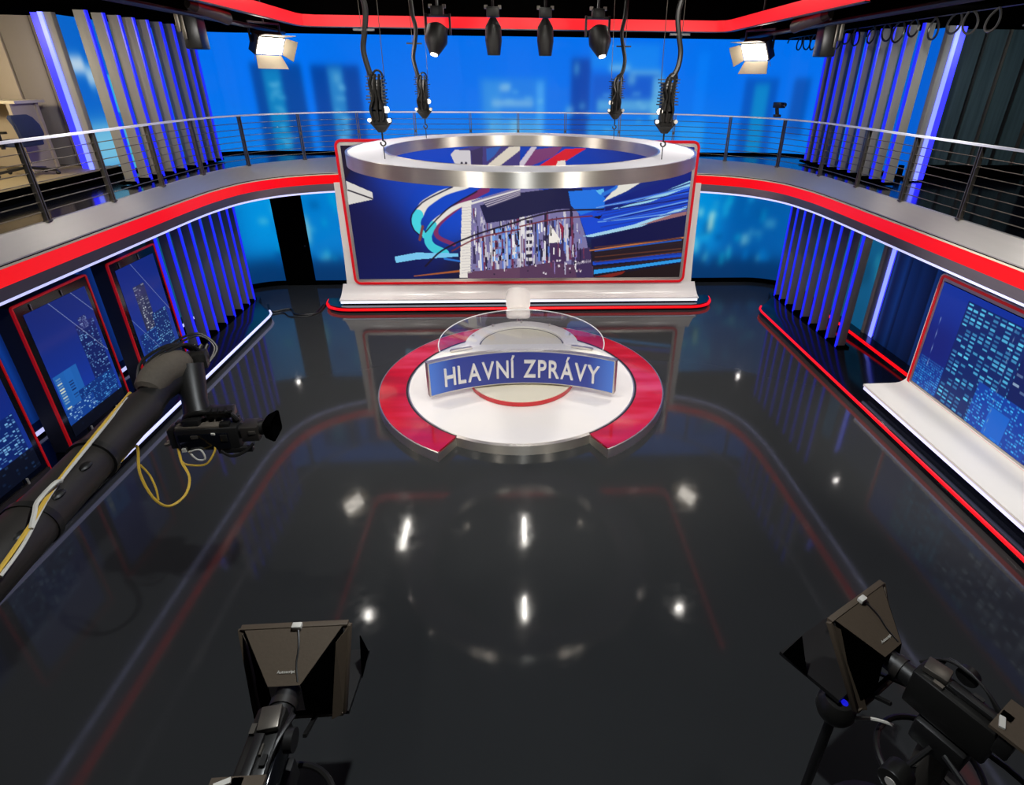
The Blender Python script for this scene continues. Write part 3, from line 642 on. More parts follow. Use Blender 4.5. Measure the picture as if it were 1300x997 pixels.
('p',(240,236,236),[(0.552,0.564),(0.555,0.563),(0.556,0.638),(0.553,0.638)],0),
('p',(90,120,200),[(0.618,0.687),(0.621,0.685),(0.622,0.728),(0.619,0.728)],0),
('p',(240,236,236),[(0.495,0.648),(0.497,0.646),(0.497,0.723),(0.495,0.723)],0),
('p',(140,120,180),[(0.472,0.683),(0.475,0.681),(0.475,0.766),(0.472,0.765)],0),
('p',(20,18,36),[(0.59,0.59),(0.592,0.589),(0.593,0.658),(0.591,0.658)],0),
('p',(60,50,90),[(0.605,0.511),(0.608,0.509),(0.609,0.541),(0.606,0.541)],0),
('p',(200,196,205),[(0.547,0.721),(0.549,0.72),(0.55,0.767),(0.548,0.767)],0),
('p',(225,222,225),[(0.439,0.816),(0.441,0.814),(0.441,0.852),(0.44,0.852)],0),
('p',(225,222,225),[(0.509,0.793),(0.511,0.792),(0.511,0.84),(0.509,0.84)],0),
('p',(225,222,225),[(0.616,0.754),(0.619,0.753),(0.621,0.824),(0.617,0.824)],0),
('p',(35,30,60),[(0.368,0.526),(0.37,0.525),(0.37,0.57),(0.368,0.57)],0),
('p',(200,196,205),[(0.534,0.641),(0.537,0.64),(0.538,0.745),(0.534,0.745)],0),
('p',(110,50,80),[(0.677,0.618),(0.679,0.617),(0.679,0.649),(0.678,0.649)],0),
('p',(110,50,80),[(0.59,0.867),(0.594,0.865),(0.595,0.912),(0.591,0.911)],0),
('p',(90,120,200),[(0.6,0.533),(0.603,0.531),(0.604,0.584),(0.601,0.584)],0),
('p',(35,30,60),[(0.461,0.553),(0.465,0.552),(0.465,0.573),(0.462,0.573)],0),
('p',(240,236,236),[(0.416,0.783),(0.42,0.781),(0.42,0.859),(0.416,0.859)],0),
('p',(200,196,205),[(0.404,0.79),(0.408,0.789),(0.408,0.83),(0.404,0.83)],0),
('p',(240,236,236),[(0.474,0.651),(0.478,0.65),(0.478,0.747),(0.474,0.747)],0),
('p',(240,236,236),[(0.666,0.859),(0.67,0.857),(0.671,0.934),(0.668,0.934)],0),
('p',(20,18,36),[(0.385,0.656),(0.389,0.655),(0.388,0.703),(0.385,0.703)],0),
('p',(35,30,60),[(0.437,0.53),(0.44,0.528),(0.44,0.609),(0.437,0.608)],0),
('p',(110,50,80),[(0.473,0.491),(0.474,0.489),(0.474,0.574),(0.473,0.574)],0),
('p',(60,50,90),[(0.655,0.837),(0.659,0.835),(0.66,0.892),(0.656,0.892)],0),
('p',(200,196,205),[(0.391,0.725),(0.395,0.724),(0.394,0.825),(0.39,0.825)],0),
('p',(35,30,60),[(0.566,0.644),(0.569,0.643),(0.57,0.71),(0.566,0.71)],0),
('p',(110,50,80),[(0.36,0.444),(0.363,0.442),(0.362,0.52),(0.359,0.52)],0),
('p',(60,50,90),[(0.484,0.642),(0.487,0.641),(0.487,0.711),(0.484,0.711)],0),
('p',(35,30,60),[(0.37,0.624),(0.372,0.623),(0.372,0.649),(0.37,0.649)],0),
('p',(110,50,80),[(0.577,0.469),(0.579,0.467),(0.58,0.514),(0.578,0.514)],0),
('p',(240,236,236),[(0.447,0.843),(0.449,0.841),(0.448,0.942),(0.447,0.942)],0),
('p',(225,222,225),[(0.56,0.541),(0.564,0.539),(0.565,0.628),(0.561,0.627)],0),
('p',(240,236,236),[(0.535,0.653),(0.538,0.651),(0.538,0.706),(0.536,0.706)],0),
('p',(140,120,180),[(0.667,0.724),(0.67,0.722),(0.672,0.83),(0.669,0.83)],0),
('p',(140,120,180),[(0.534,0.735),(0.537,0.734),(0.538,0.835),(0.534,0.835)],0),
('p',(90,120,200),[(0.547,0.606),(0.549,0.604),(0.55,0.634),(0.547,0.634)],0),
('p',(20,18,36),[(0.406,0.776),(0.408,0.774),(0.407,0.874),(0.405,0.874)],0),
('p',(35,30,60),[(0.371,0.605),(0.373,0.604),(0.371,0.705),(0.37,0.705)],0),
('p',(35,30,60),[(0.549,0.743),(0.551,0.741),(0.552,0.822),(0.549,0.822)],0),
('p',(60,50,90),[(0.522,0.465),(0.526,0.464),(0.526,0.488),(0.522,0.488)],0),
('p',(240,236,236),[(0.417,0.48),(0.419,0.478),(0.42,0.507),(0.418,0.507)],0),
('p',(200,196,205),[(0.467,0.537),(0.469,0.536),(0.469,0.571),(0.467,0.571)],0),
('p',(140,120,180),[(0.362,0.583),(0.365,0.582),(0.365,0.611),(0.362,0.611)],0),
('p',(60,50,90),[(0.368,0.476),(0.37,0.475),(0.369,0.555),(0.367,0.555)],0),
('p',(170,165,190),[(0.386,0.811),(0.388,0.809),(0.388,0.867),(0.385,0.867)],0),
('p',(20,18,36),[(0.363,0.49),(0.365,0.488),(0.365,0.545),(0.363,0.545)],0),
('p',(170,165,190),[(0.608,0.537),(0.611,0.535),(0.612,0.571),(0.609,0.571)],0),
('p',(110,50,80),[(0.426,0.658),(0.428,0.656),(0.428,0.747),(0.426,0.747)],0),
('p',(200,196,205),[(0.384,0.506),(0.387,0.505),(0.387,0.55),(0.383,0.55)],0),
('p',(170,165,190),[(0.564,0.826),(0.567,0.825),(0.568,0.865),(0.564,0.865)],0),
('p',(60,50,90),[(0.582,0.647),(0.585,0.646),(0.586,0.742),(0.583,0.742)],0),
('p',(240,236,236),[(0.509,0.559),(0.511,0.557),(0.512,0.583),(0.509,0.583)],0),
('p',(225,222,225),[(0.507,0.642),(0.511,0.641),(0.511,0.68),(0.507,0.68)],0),
('p',(140,120,180),[(0.679,0.685),(0.682,0.683),(0.683,0.712),(0.68,0.712)],0),
('p',(110,50,80),[(0.48,0.738),(0.482,0.736),(0.482,0.757),(0.48,0.757)],0),
('p',(225,222,225),[(0.364,0.703),(0.367,0.702),(0.366,0.776),(0.363,0.776)],0),
('p',(35,30,60),[(0.531,0.46),(0.534,0.458),(0.534,0.552),(0.532,0.552)],0),
('p',(20,18,36),[(0.644,0.591),(0.648,0.589),(0.649,0.685),(0.646,0.685)],0),
('p',(35,30,60),[(0.48,0.472),(0.484,0.471),(0.484,0.571),(0.48,0.571)],0),
('p',(35,30,60),[(0.533,0.555),(0.536,0.554),(0.536,0.627),(0.534,0.627)],0),
('p',(35,30,60),[(0.356,0.762),(0.359,0.761),(0.359,0.809),(0.356,0.809)],0),
('p',(90,120,200),[(0.624,0.507),(0.628,0.505),(0.629,0.577),(0.625,0.577)],0),
('p',(225,222,225),[(0.406,0.733),(0.408,0.731),(0.407,0.816),(0.406,0.816)],0),
('p',(20,18,36),[(0.575,0.782),(0.577,0.781),(0.578,0.827),(0.576,0.827)],0),
('p',(140,120,180),[(0.566,0.449),(0.569,0.448),(0.57,0.525),(0.567,0.525)],0),
('p',(110,50,80),[(0.399,0.551),(0.402,0.55),(0.401,0.631),(0.398,0.631)],0),
('p',(20,18,36),[(0.481,0.625),(0.483,0.624),(0.483,0.696),(0.481,0.696)],0),
('p',(20,18,36),[(0.67,0.706),(0.673,0.704),(0.675,0.772),(0.671,0.772)],0),
('p',(110,50,80),[(0.442,0.679),(0.446,0.678),(0.446,0.756),(0.442,0.756)],0),
('p',(140,120,180),[(0.601,0.863),(0.604,0.861),(0.606,0.97),(0.603,0.969)],0),
('p',(20,18,36),[(0.541,0.803),(0.543,0.801),(0.543,0.884),(0.542,0.884)],0),
('p',(35,30,60),[(0.37,0.578),(0.373,0.576),(0.373,0.624),(0.369,0.624)],0),
('p',(90,120,200),[(0.629,0.674),(0.632,0.673),(0.633,0.775),(0.631,0.775)],0),
('p',(200,196,205),[(0.495,0.844),(0.499,0.842),(0.499,0.909),(0.495,0.909)],0),
('p',(110,50,80),[(0.527,0.757),(0.529,0.756),(0.529,0.784),(0.527,0.784)],0),
('p',(225,222,225),[(0.502,0.794),(0.505,0.792),(0.506,0.861),(0.503,0.861)],0),
('p',(90,120,200),[(0.64,0.677),(0.643,0.676),(0.644,0.729),(0.641,0.729)],0),
('p',(200,196,205),[(0.548,0.781),(0.55,0.78),(0.551,0.8),(0.549,0.8)],0),
('p',(140,120,180),[(0.491,0.547),(0.493,0.546),(0.493,0.605),(0.492,0.605)],0),
('p',(170,165,190),[(0.432,0.68),(0.436,0.679),(0.436,0.714),(0.432,0.714)],0),
('p',(200,196,205),[(0.621,0.518),(0.624,0.516),(0.625,0.54),(0.622,0.54)],0),
('p',(90,120,200),[(0.555,0.533),(0.557,0.532),(0.558,0.63),(0.556,0.63)],0),
('p',(60,50,90),[(0.457,0.501),(0.459,0.499),(0.459,0.559),(0.457,0.559)],0),
('p',(60,50,90),[(0.57,0.655),(0.573,0.653),(0.574,0.696),(0.57,0.696)],0),
('p',(60,50,90),[(0.618,0.722),(0.621,0.72),(0.622,0.751),(0.619,0.751)],0),
('p',(140,120,180),[(0.475,0.585),(0.479,0.584),(0.479,0.626),(0.475,0.626)],0),
('p',(225,222,225),[(0.371,0.709),(0.374,0.708),(0.374,0.789),(0.37,0.789)],0),
('p',(225,222,225),[(0.359,0.621),(0.362,0.62),(0.361,0.725),(0.358,0.725)],0),
('p',(200,196,205),[(0.479,0.725),(0.483,0.723),(0.483,0.772),(0.479,0.772)],0),
('p',(35,30,60),[(0.395,0.851),(0.397,0.85),(0.397,0.876),(0.395,0.876)],0),
('p',(110,50,80),[(0.616,0.609),(0.618,0.607),(0.619,0.665),(0.617,0.665)],0),
('p',(225,222,225),[(0.669,0.611),(0.671,0.61),(0.672,0.629),(0.67,0.629)],0),
('p',(60,50,90),[(0.584,0.533),(0.588,0.532),(0.589,0.56),(0.585,0.56)],0),
('p',(240,236,236),[(0.521,0.699),(0.525,0.697),(0.525,0.729),(0.521,0.729)],0),
('p',(90,120,200),[(0.664,0.871),(0.666,0.87),(0.666,0.897),(0.665,0.897)],0),
('p',(20,18,36),[(0.453,0.671),(0.455,0.67),(0.455,0.72),(0.453,0.72)],0),
('p',(35,30,60),[(0.659,0.635),(0.661,0.633),(0.662,0.673),(0.66,0.673)],0),
('p',(90,120,200),[(0.509,0.458),(0.512,0.457),(0.513,0.485),(0.509,0.485)],0),
('p',(110,50,80),[(0.665,0.749),(0.667,0.747),(0.668,0.827),(0.666,0.827)],0),
('p',(200,196,205),[(0.657,0.732),(0.66,0.73),(0.662,0.827),(0.658,0.827)],0),
('p',(200,196,205),[(0.526,0.643),(0.528,0.641),(0.529,0.667),(0.526,0.667)],0),
('p',(35,30,60),[(0.468,0.566),(0.469,0.565),(0.469,0.624),(0.468,0.624)],0),
('p',(170,165,190),[(0.38,0.468),(0.382,0.467),(0.382,0.53),(0.379,0.53)],0),
('p',(240,236,236),[(0.366,0.441),(0.368,0.44),(0.367,0.509),(0.365,0.509)],0),
('p',(40,30,56),[(0.5,0.864),(0.505,0.861),(0.504,0.877),(0.5,0.878)],0),
('p',(40,30,56),[(0.539,0.878),(0.544,0.875),(0.544,0.891),(0.539,0.892)],0),
('p',(40,30,56),[(0.399,0.914),(0.404,0.911),(0.403,0.927),(0.399,0.928)],0),
('p',(210,200,210),[(0.637,0.877),(0.642,0.874),(0.642,0.889),(0.637,0.891)],0),
('p',(210,200,210),[(0.682,0.939),(0.688,0.936),(0.687,0.952),(0.683,0.954)],0),
('p',(130,90,120),[(0.596,0.855),(0.602,0.852),(0.601,0.867),(0.597,0.869)],0),
('p',(130,90,120),[(0.678,0.928),(0.684,0.925),(0.683,0.941),(0.678,0.942)],0),
('p',(210,200,210),[(0.42,0.855),(0.426,0.853),(0.425,0.868),(0.42,0.87)],0),
('p',(210,200,210),[(0.648,0.918),(0.653,0.914),(0.653,0.93),(0.648,0.932)],0),
('p',(210,200,210),[(0.666,0.899),(0.671,0.895),(0.671,0.911),(0.666,0.913)],0),
('p',(40,30,56),[(0.664,0.872),(0.67,0.869),(0.669,0.884),(0.664,0.886)],0),
('p',(40,30,56),[(0.451,0.914),(0.456,0.911),(0.455,0.927),(0.451,0.929)],0),
('p',(210,200,210),[(0.583,0.859),(0.588,0.857),(0.588,0.872),(0.583,0.874)],0),
('p',(210,200,210),[(0.616,0.897),(0.621,0.894),(0.62,0.91),(0.616,0.911)],0),
('p',(40,30,56),[(0.468,0.895),(0.473,0.891),(0.472,0.907),(0.468,0.908)],0),
('p',(40,30,56),[(0.441,0.842),(0.446,0.839),(0.446,0.855),(0.441,0.857)],0),
('p',(210,200,210),[(0.566,0.951),(0.571,0.948),(0.571,0.964),(0.566,0.965)],0),
('p',(210,200,210),[(0.613,0.892),(0.618,0.889),(0.618,0.904),(0.613,0.906)],0),
('p',(210,200,210),[(0.49,0.844),(0.495,0.841),(0.494,0.856),(0.49,0.858)],0),
('p',(40,30,56),[(0.678,0.858),(0.684,0.855),(0.683,0.871),(0.679,0.872)],0),
('p',(130,90,120),[(0.565,0.856),(0.57,0.853),(0.57,0.868),(0.565,0.87)],0),
('p',(130,90,120),[(0.501,0.871),(0.506,0.868),(0.505,0.884),(0.501,0.885)],0),
('p',(40,30,56),[(0.605,0.888),(0.61,0.886),(0.609,0.901),(0.605,0.903)],0),
('p',(40,30,56),[(0.631,0.913),(0.636,0.91),(0.636,0.926),(0.631,0.927)],0),
('p',(40,30,56),[(0.35,0.927),(0.356,0.924),(0.355,0.939),(0.35,0.941)],0),
('p',(40,30,56),[(0.45,0.849),(0.455,0.846),(0.454,0.862),(0.449,0.863)],0),
('p',(130,90,120),[(0.36,0.895),(0.365,0.892),(0.364,0.908),(0.359,0.909)],0),
('p',(40,30,56),[(0.392,0.914),(0.397,0.911),(0.396,0.927),(0.392,0.928)],0),
('p',(210,200,210),[(0.688,0.86),(0.693,0.857),(0.693,0.872),(0.688,0.874)],0),
('p',(40,30,56),[(0.651,0.948),(0.656,0.945),(0.655,0.961),(0.651,0.963)],0),
('p',(130,90,120),[(0.45,0.928),(0.455,0.925),(0.454,0.941),(0.449,0.943)],0),
('p',(40,30,56),[(0.414,0.96),(0.419,0.957),(0.418,0.972),(0.413,0.974)],0),
('p',(210,200,210),[(0.67,0.937),(0.676,0.934),(0.675,0.95),(0.671,0.951)],0),
('p',(210,200,210),[(0.617,0.85),(0.623,0.847),(0.622,0.863),(0.617,0.864)],0),
('p',(210,200,210),[(0.609,0.851),(0.614,0.848),(0.614,0.864),(0.609,0.865)],0),
('p',(210,200,210),[(0.389,0.906),(0.394,0.903),(0.393,0.919),(0.389,0.92)],0),
('p',(210,200,210),[(0.574,0.959),(0.579,0.956),(0.578,0.972),(0.574,0.973)],0),
('p',(40,30,56),[(0.518,0.934),(0.523,0.932),(0.522,0.947),(0.518,0.949)],0),
('p',(210,200,210),[(0.542,0.89),(0.547,0.887),(0.546,0.903),(0.542,0.904)],0),
('p',(40,30,56),[(0.483,0.891),(0.488,0.887),(0.487,0.903),(0.483,0.905)],0),
('p',(196,190,190),[(0.327,0.437),(0.356,0.432),(0.355,0.436),(0.327,0.442)],0),
('p',(196,190,190),[(0.326,0.459),(0.355,0.453),(0.355,0.457),(0.326,0.463)],0),
('p',(196,190,190),[(0.326,0.48),(0.355,0.475),(0.355,0.479),(0.326,0.484)],0),
('p',(196,190,190),[(0.325,0.502),(0.354,0.496),(0.354,0.5),(0.325,0.506)],0),
('p',(196,190,190),[(0.325,0.523),(0.354,0.518),(0.354,0.522),(0.325,0.528)],0),
('p',(196,190,190),[(0.324,0.545),(0.354,0.539),(0.354,0.544),(0.324,0.549)],0),
('p',(196,190,190),[(0.324,0.567),(0.353,0.561),(0.353,0.566),(0.324,0.571)],0),
('p',(196,190,190),[(0.323,0.589),(0.353,0.583),(0.353,0.587),(0.323,0.593)],0),
('p',(196,190,190),[(0.323,0.611),(0.352,0.605),(0.352,0.609),(0.323,0.615)],0),
('p',(196,190,190),[(0.322,0.633),(0.352,0.627),(0.352,0.632),(0.322,0.637)],0),
('p',(196,190,190),[(0.322,0.655),(0.351,0.649),(0.351,0.654),(0.322,0.659)],0),
('p',(196,190,190),[(0.321,0.677),(0.351,0.672),(0.351,0.676),(0.321,0.682)],0),
('p',(196,190,190),[(0.321,0.7),(0.351,0.694),(0.35,0.699),(0.321,0.704)],0),
('p',(196,190,190),[(0.32,0.722),(0.35,0.716),(0.35,0.721),(0.32,0.727)],0),
('p',(196,190,190),[(0.32,0.745),(0.35,0.739),(0.35,0.743),(0.32,0.749)],0),
('p',(196,190,190),[(0.319,0.767),(0.349,0.762),(0.349,0.766),(0.319,0.772)],0),
('p',(196,190,190),[(0.319,0.79),(0.349,0.784),(0.349,0.789),(0.319,0.795)],0),
('p',(196,190,190),[(0.318,0.813),(0.348,0.808),(0.348,0.812),(0.318,0.818)],0),
('p',(196,190,190),[(0.318,0.836),(0.348,0.83),(0.348,0.835),(0.318,0.841)],0),
('p',(196,190,190),[(0.317,0.859),(0.347,0.854),(0.347,0.858),(0.317,0.864)],0),
('p',(196,190,190),[(0.317,0.883),(0.347,0.877),(0.347,0.882),(0.317,0.887)],0),
('p',(196,190,190),[(0.316,0.906),(0.347,0.9),(0.346,0.905),(0.316,0.911)],0),
('p',(196,190,190),[(0.316,0.929),(0.346,0.924),(0.346,0.928),(0.316,0.934)],0),
('p',(196,190,190),[(0.315,0.953),(0.346,0.947),(0.346,0.952),(0.315,0.958)],0),
('p',(26,26,66),[(0.38,0.423),(0.498,0.328),(0.497,0.521),(0.397,0.558)],0),
('p',(26,26,66),[(0.498,0.328),(0.598,0.297),(0.681,0.297),(0.684,0.445),(0.61,0.452),(0.497,0.515)],0),
('p',(30,112,222),[(0.64,0.318),(0.721,0.304),(0.75,0.367),(0.749,0.438),(0.679,0.496),(0.649,0.424)],0),
('p',(90,180,235),[(0.721,0.311),(0.743,0.297),(0.75,0.353),(0.732,0.339)],0),
('l',(190,180,196),[(0.388,0.388),(0.498,0.311)],(0.003,0.003)),
('l',(60,56,90),[(0.391,0.395),(0.498,0.317)],(0.003,0.003)),
('l',(190,180,196),[(0.393,0.402),(0.498,0.322)],(0.003,0.003)),
('l',(60,56,90),[(0.395,0.409),(0.498,0.328)],(0.003,0.003)),
('l',(190,180,196),[(0.397,0.416),(0.498,0.333)],(0.003,0.003)),
('l',(60,56,90),[(0.399,0.424),(0.498,0.339)],(0.003,0.003)),
('l',(190,180,196),[(0.401,0.43),(0.498,0.345)],(0.003,0.003)),
('l',(60,56,90),[(0.403,0.438),(0.498,0.35)],(0.003,0.003)),
('l',(225,220,216),[(0.355,0.409),(0.498,0.304)],(0.006,0.003)),
('p',(225,222,212),[(0.745,0.393),(0.787,0.272),(0.859,0.241),(0.811,0.318)],0),
('l',(40,110,210),[(0.744,0.339),(0.749,0.333),(0.756,0.324),(0.764,0.314),(0.771,0.304),(0.776,0.297),(0.779,0.291),(0.781,0.286),(0.781,0.282),(0.781,0.278),(0.781,0.276)],(0.012,0.006)),
('p',(150,205,232),[(0.769,0.453),(0.869,0.374),(0.999,0.238),(1.001,0.279),(0.887,0.396),(0.792,0.453)],0),
('l',(20,40,120),[(0.791,0.438),(1.0,0.254)],(0.004,0.004)),
('p',(160,206,232),[(0.687,0.661),(0.841,0.57),(0.997,0.427),(0.998,0.445),(0.865,0.585),(0.716,0.667)],0),
('p',(150,104,108),[(0.853,0.582),(0.998,0.453),(1.0,0.494)],0),
('p',(14,16,66),[(0.713,0.688),(0.865,0.592),(0.997,0.497),(1.002,0.673),(0.718,0.764)],0),
('l',(194,116,66),[(0.712,0.775),(1.002,0.673)],(0.004,0.005)),
('p',(34,22,30),[(0.718,0.783),(1.001,0.685),(1.001,0.83),(0.849,0.843),(0.722,0.865)],0),
('p',(20,70,190),[(0.722,0.865),(1.0,0.796),(0.999,0.83),(0.723,0.896)],0),
('p',(44,150,226),[(0.727,0.936),(0.851,0.899),(0.999,0.846),(0.999,0.871),(0.727,0.971)],0),
('p',(30,18,18),[(0.746,0.992),(1.0,0.88),(1.003,1.005)],0),
('p',(120,34,24),[(0.73,0.992),(0.828,0.944),(0.817,0.97),(0.782,0.998)],0),
('l',(60,110,220),[(0.744,0.428),(0.759,0.422),(0.78,0.415),(0.805,0.406),(0.832,0.396),(0.858,0.386),(0.887,0.374),(0.919,0.36),(0.951,0.347),(0.979,0.335),(0.998,0.326)],(0.0022,0.003)),
('l',(120,170,226),[(0.725,0.44),(0.743,0.431),(0.768,0.418),(0.798,0.404),(0.829,0.388),(0.858,0.372),(0.887,0.355),(0.919,0.336),(0.95,0.316),(0.977,0.3),(0.996,0.288)],(0.0022,0.003)),
('l',(30,50,150),[(0.739,0.518),(0.755,0.509),(0.778,0.496),(0.805,0.481),(0.833,0.464),(0.86,0.448),(0.889,0.43),(0.921,0.41),(0.953,0.39),(0.98,0.373),(1.0,0.361)],(0.0022,0.003)),
('l',(30,50,150),[(0.741,0.491),(0.757,0.483),(0.779,0.472),(0.805,0.459),(0.833,0.446),(0.86,0.432),(0.888,0.416),(0.921,0.399),(0.953,0.381),(0.98,0.366),(0.999,0.355)],(0.0022,0.003)),
('l',(30,50,150),[(0.728,0.475),(0.745,0.467),(0.77,0.457),(0.8,0.444),(0.83,0.43),(0.859,0.417),(0.889,0.402),(0.921,0.385),(0.953,0.367),(0.98,0.353),(0.999,0.342)],(0.0022,0.003)),
('l',(120,170,226),[(0.749,0.53),(0.764,0.522),(0.784,0.51),(0.809,0.496),(0.835,0.482),(0.861,0.467),(0.889,0.451),(0.921,0.432),(0.954,0.414),(0.981,0.398),(1.001,0.387)],(0.0022,0.003)),
('l',(120,170,226),[(0.732,0.55),(0.75,0.546),(0.774,0.539),(0.803,0.532),(0.833,0.523),(0.862,0.514),(0.892,0.504),(0.925,0.492),(0.957,0.479),(0.985,0.468),(1.004,0.461)],(0.0022,0.003)),
('l',(16,20,90),[(0.752,0.461),(0.766,0.457),(0.786,0.45),(0.809,0.441),(0.834,0.432),(0.859,0.422),(0.888,0.412),(0.92,0.399),(0.952,0.386),(0.98,0.375),(1.0,0.367)],(0.0022,0.003)),
('l',(30,50,150),[(0.742,0.589),(0.758,0.582),(0.781,0.572),(0.807,0.56),(0.836,0.547),(0.863,0.534),(0.892,0.519),(0.925,0.503),(0.957,0.486),(0.985,0.471),(1.004,0.461)],(0.0022,0.003)),
('l',(60,110,220),[(0.726,0.433),(0.744,0.424),(0.769,0.412),(0.798,0.397),(0.829,0.382),(0.857,0.366),(0.887,0.349),(0.919,0.33),(0.95,0.312),(0.977,0.295),(0.996,0.284)],(0.0022,0.003)),
('l',(30,50,150),[(0.759,0.543),(0.773,0.536),(0.791,0.527),(0.813,0.515),(0.837,0.503),(0.862,0.491),(0.889,0.476),(0.922,0.461),(0.954,0.445),(0.983,0.431),(1.002,0.421)],(0.0022,0.003)),
('l',(16,20,90),[(0.746,0.453),(0.761,0.445),(0.781,0.434),(0.806,0.421),(0.832,0.408),(0.858,0.394),(0.887,0.378),(0.919,0.361),(0.951,0.343),(0.978,0.328),(0.997,0.318)],(0.0022,0.003)),
('l',(16,20,90),[(0.77,0.537),(0.781,0.529),(0.797,0.518),(0.817,0.505),(0.838,0.491),(0.861,0.477),(0.888,0.462),(0.921,0.444),(0.953,0.427),(0.982,0.412),(1.001,0.401)],(0.0022,0.003)),
('l',(60,110,220),[(0.732,0.545),(0.75,0.538),(0.774,0.53),(0.803,0.52),(0.833,0.509),(0.862,0.498),(0.892,0.486),(0.924,0.471),(0.956,0.457),(0.984,0.443),(1.003,0.435)],(0.0022,0.003)),
('l',(90,50,36),[(0.728,0.869),(0.996,0.787)],(0.003,0.004)),
('l',(90,50,36),[(0.728,0.829),(0.995,0.763)],(0.003,0.004)),
('l',(20,50,150),[(0.728,0.876),(0.997,0.805)],(0.003,0.004)),
('l',(40,26,30),[(0.727,0.804),(0.993,0.715)],(0.003,0.004)),
('l',(90,50,36),[(0.729,0.922),(0.998,0.838)],(0.003,0.004)),
('l',(40,26,30),[(0.729,0.919),(0.999,0.842)],(0.003,0.004)),
('l',(90,50,36),[(0.726,0.751),(0.991,0.679)],(0.003,0.004)),
('l',(30,90,190),[(0.727,0.781),(0.992,0.693)],(0.003,0.004)),
('l',(26,14,30),[(0.206,0.896),(0.213,0.879),(0.223,0.853),(0.234,0.824),(0.247,0.794),(0.262,0.767),(0.279,0.742),(0.297,0.718),(0.317,0.694),(0.339,0.671),(0.362,0.648),(0.389,0.624),(0.42,0.599),(0.451,0.576),(0.478,0.556),(0.497,0.542)],(0.005,0.005)),
('l',(26,14,30),[(0.497,0.536),(0.512,0.525),(0.533,0.511),(0.558,0.493),(0.584,0.478),(0.61,0.467),(0.638,0.46),(0.669,0.457),(0.7,0.455),(0.727,0.454),(0.746,0.453)],(0.005,0.005)),
('l',(110,40,50),[(0.29,0.775),(0.301,0.76),(0.315,0.738),(0.333,0.714),(0.352,0.69),(0.373,0.67),(0.397,0.654),(0.425,0.638),(0.454,0.624),(0.479,0.613),(0.497,0.605)],(0.004,0.004)),
('l',(110,40,50),[(0.497,0.583),(0.511,0.575),(0.53,0.563),(0.553,0.55),(0.577,0.537),(0.599,0.528),(0.623,0.52),(0.649,0.514),(0.675,0.51),(0.697,0.506),(0.713,0.503)],(0.004,0.004)),
('p',(20,16,40),[(0.713,0.511),(0.744,0.496),(0.736,0.528)],0)]

# ------------------------------------------------------------------ the room
MB().box((0, 6.2, -.1), (20, 17, .2)).build('floor', 'floor', structure=True)
MB().box((0, 6.2, 6.75), (20, 17, .1)).build('ceiling', 'void', structure=True)
MB().box((0, 14.3, 3.3), (20, .2, 6.9)).build('wall_back', 'void', structure=True)
MB().box((-9.6, 6.2, 3.3), (.2, 17, 6.9)).build('wall_left', 'void', structure=True)
MB().box((9.6, 6.2, 3.3), (.2, 17, 6.9)).build('wall_right', 'void', structure=True)
# black ceiling border hung over the walls and behind the red light band
bd = MB()
bd.box((0, 13.35, 6.05), (18.8, 1.5, 1.2)); bd.box((-7.05, 6.4, 6.05), (4.7, 12.4, 1.2)); bd.box((7.05, 6.4, 6.05), (4.7, 12.4, 1.2))
bd.build('trim_1', 'void', structure=True)

# ------------------------------------------------------------------ video walls, upper and lower, wrapping round the corners
def wall_path(n):
    pts = [(-6.9, 9.9), (-6.9, 12.55)]
    pts += [(-5.8-1.1*math.cos(R_(a)), 12.55+1.1*math.sin(R_(a))) for a in range(10, 90, 10)]
    pts += [(-5.8, 13.65), (5.8, 13.65)]
    pts += [(5.8+1.1*math.sin(R_(a)), 12.55+1.1*math.cos(R_(a))) for a in range(10, 90, 10)]
    pts += [(6.9, 12.55), (6.9, 9.9)]
    p = np.array(pts); d = np.r_[0, np.cumsum(np.hypot(*np.diff(p, axis=0).T))]
    t = np.linspace(0, d[-1], n); return np.c_[np.interp(t, d, p[:, 0]), np.interp(t, d, p[:, 1])], d[-1]
def wall_surface(z1, z0):
    def f(U, V):
        p, _ = wall_path(len(U)); z = z1+(z0-z1)*V
        o = np.zeros((len(V), len(U), 3)); o[:, :, 0] = p[:, 0]; o[:, :, 1] = p[:, 1]; o[:, :, 2] = z[:, None]; return o
    return f
_, WL = wall_path(10)
def ux(x): return (2.65+1.728+(x+5.8))/WL
def us(y): return (y-9.9)/WL     # y along the left return -> u (mirror: 1-u)                # x along the back wall -> u
def up_(px): return ux((px-651)*.01648)
def uv_(py): return (py-44)/150.
pu = Pic(520, 100, 8)
pu.c[:] = (0, 112, 236)
pu.soft(-.1, .75, 1.1, 1.2, (4, 128, 222), .08, .8, .3)
pu.soft(up_(300), -.2, up_(385), .8, (0, 118, 250), .02, .6, .3)
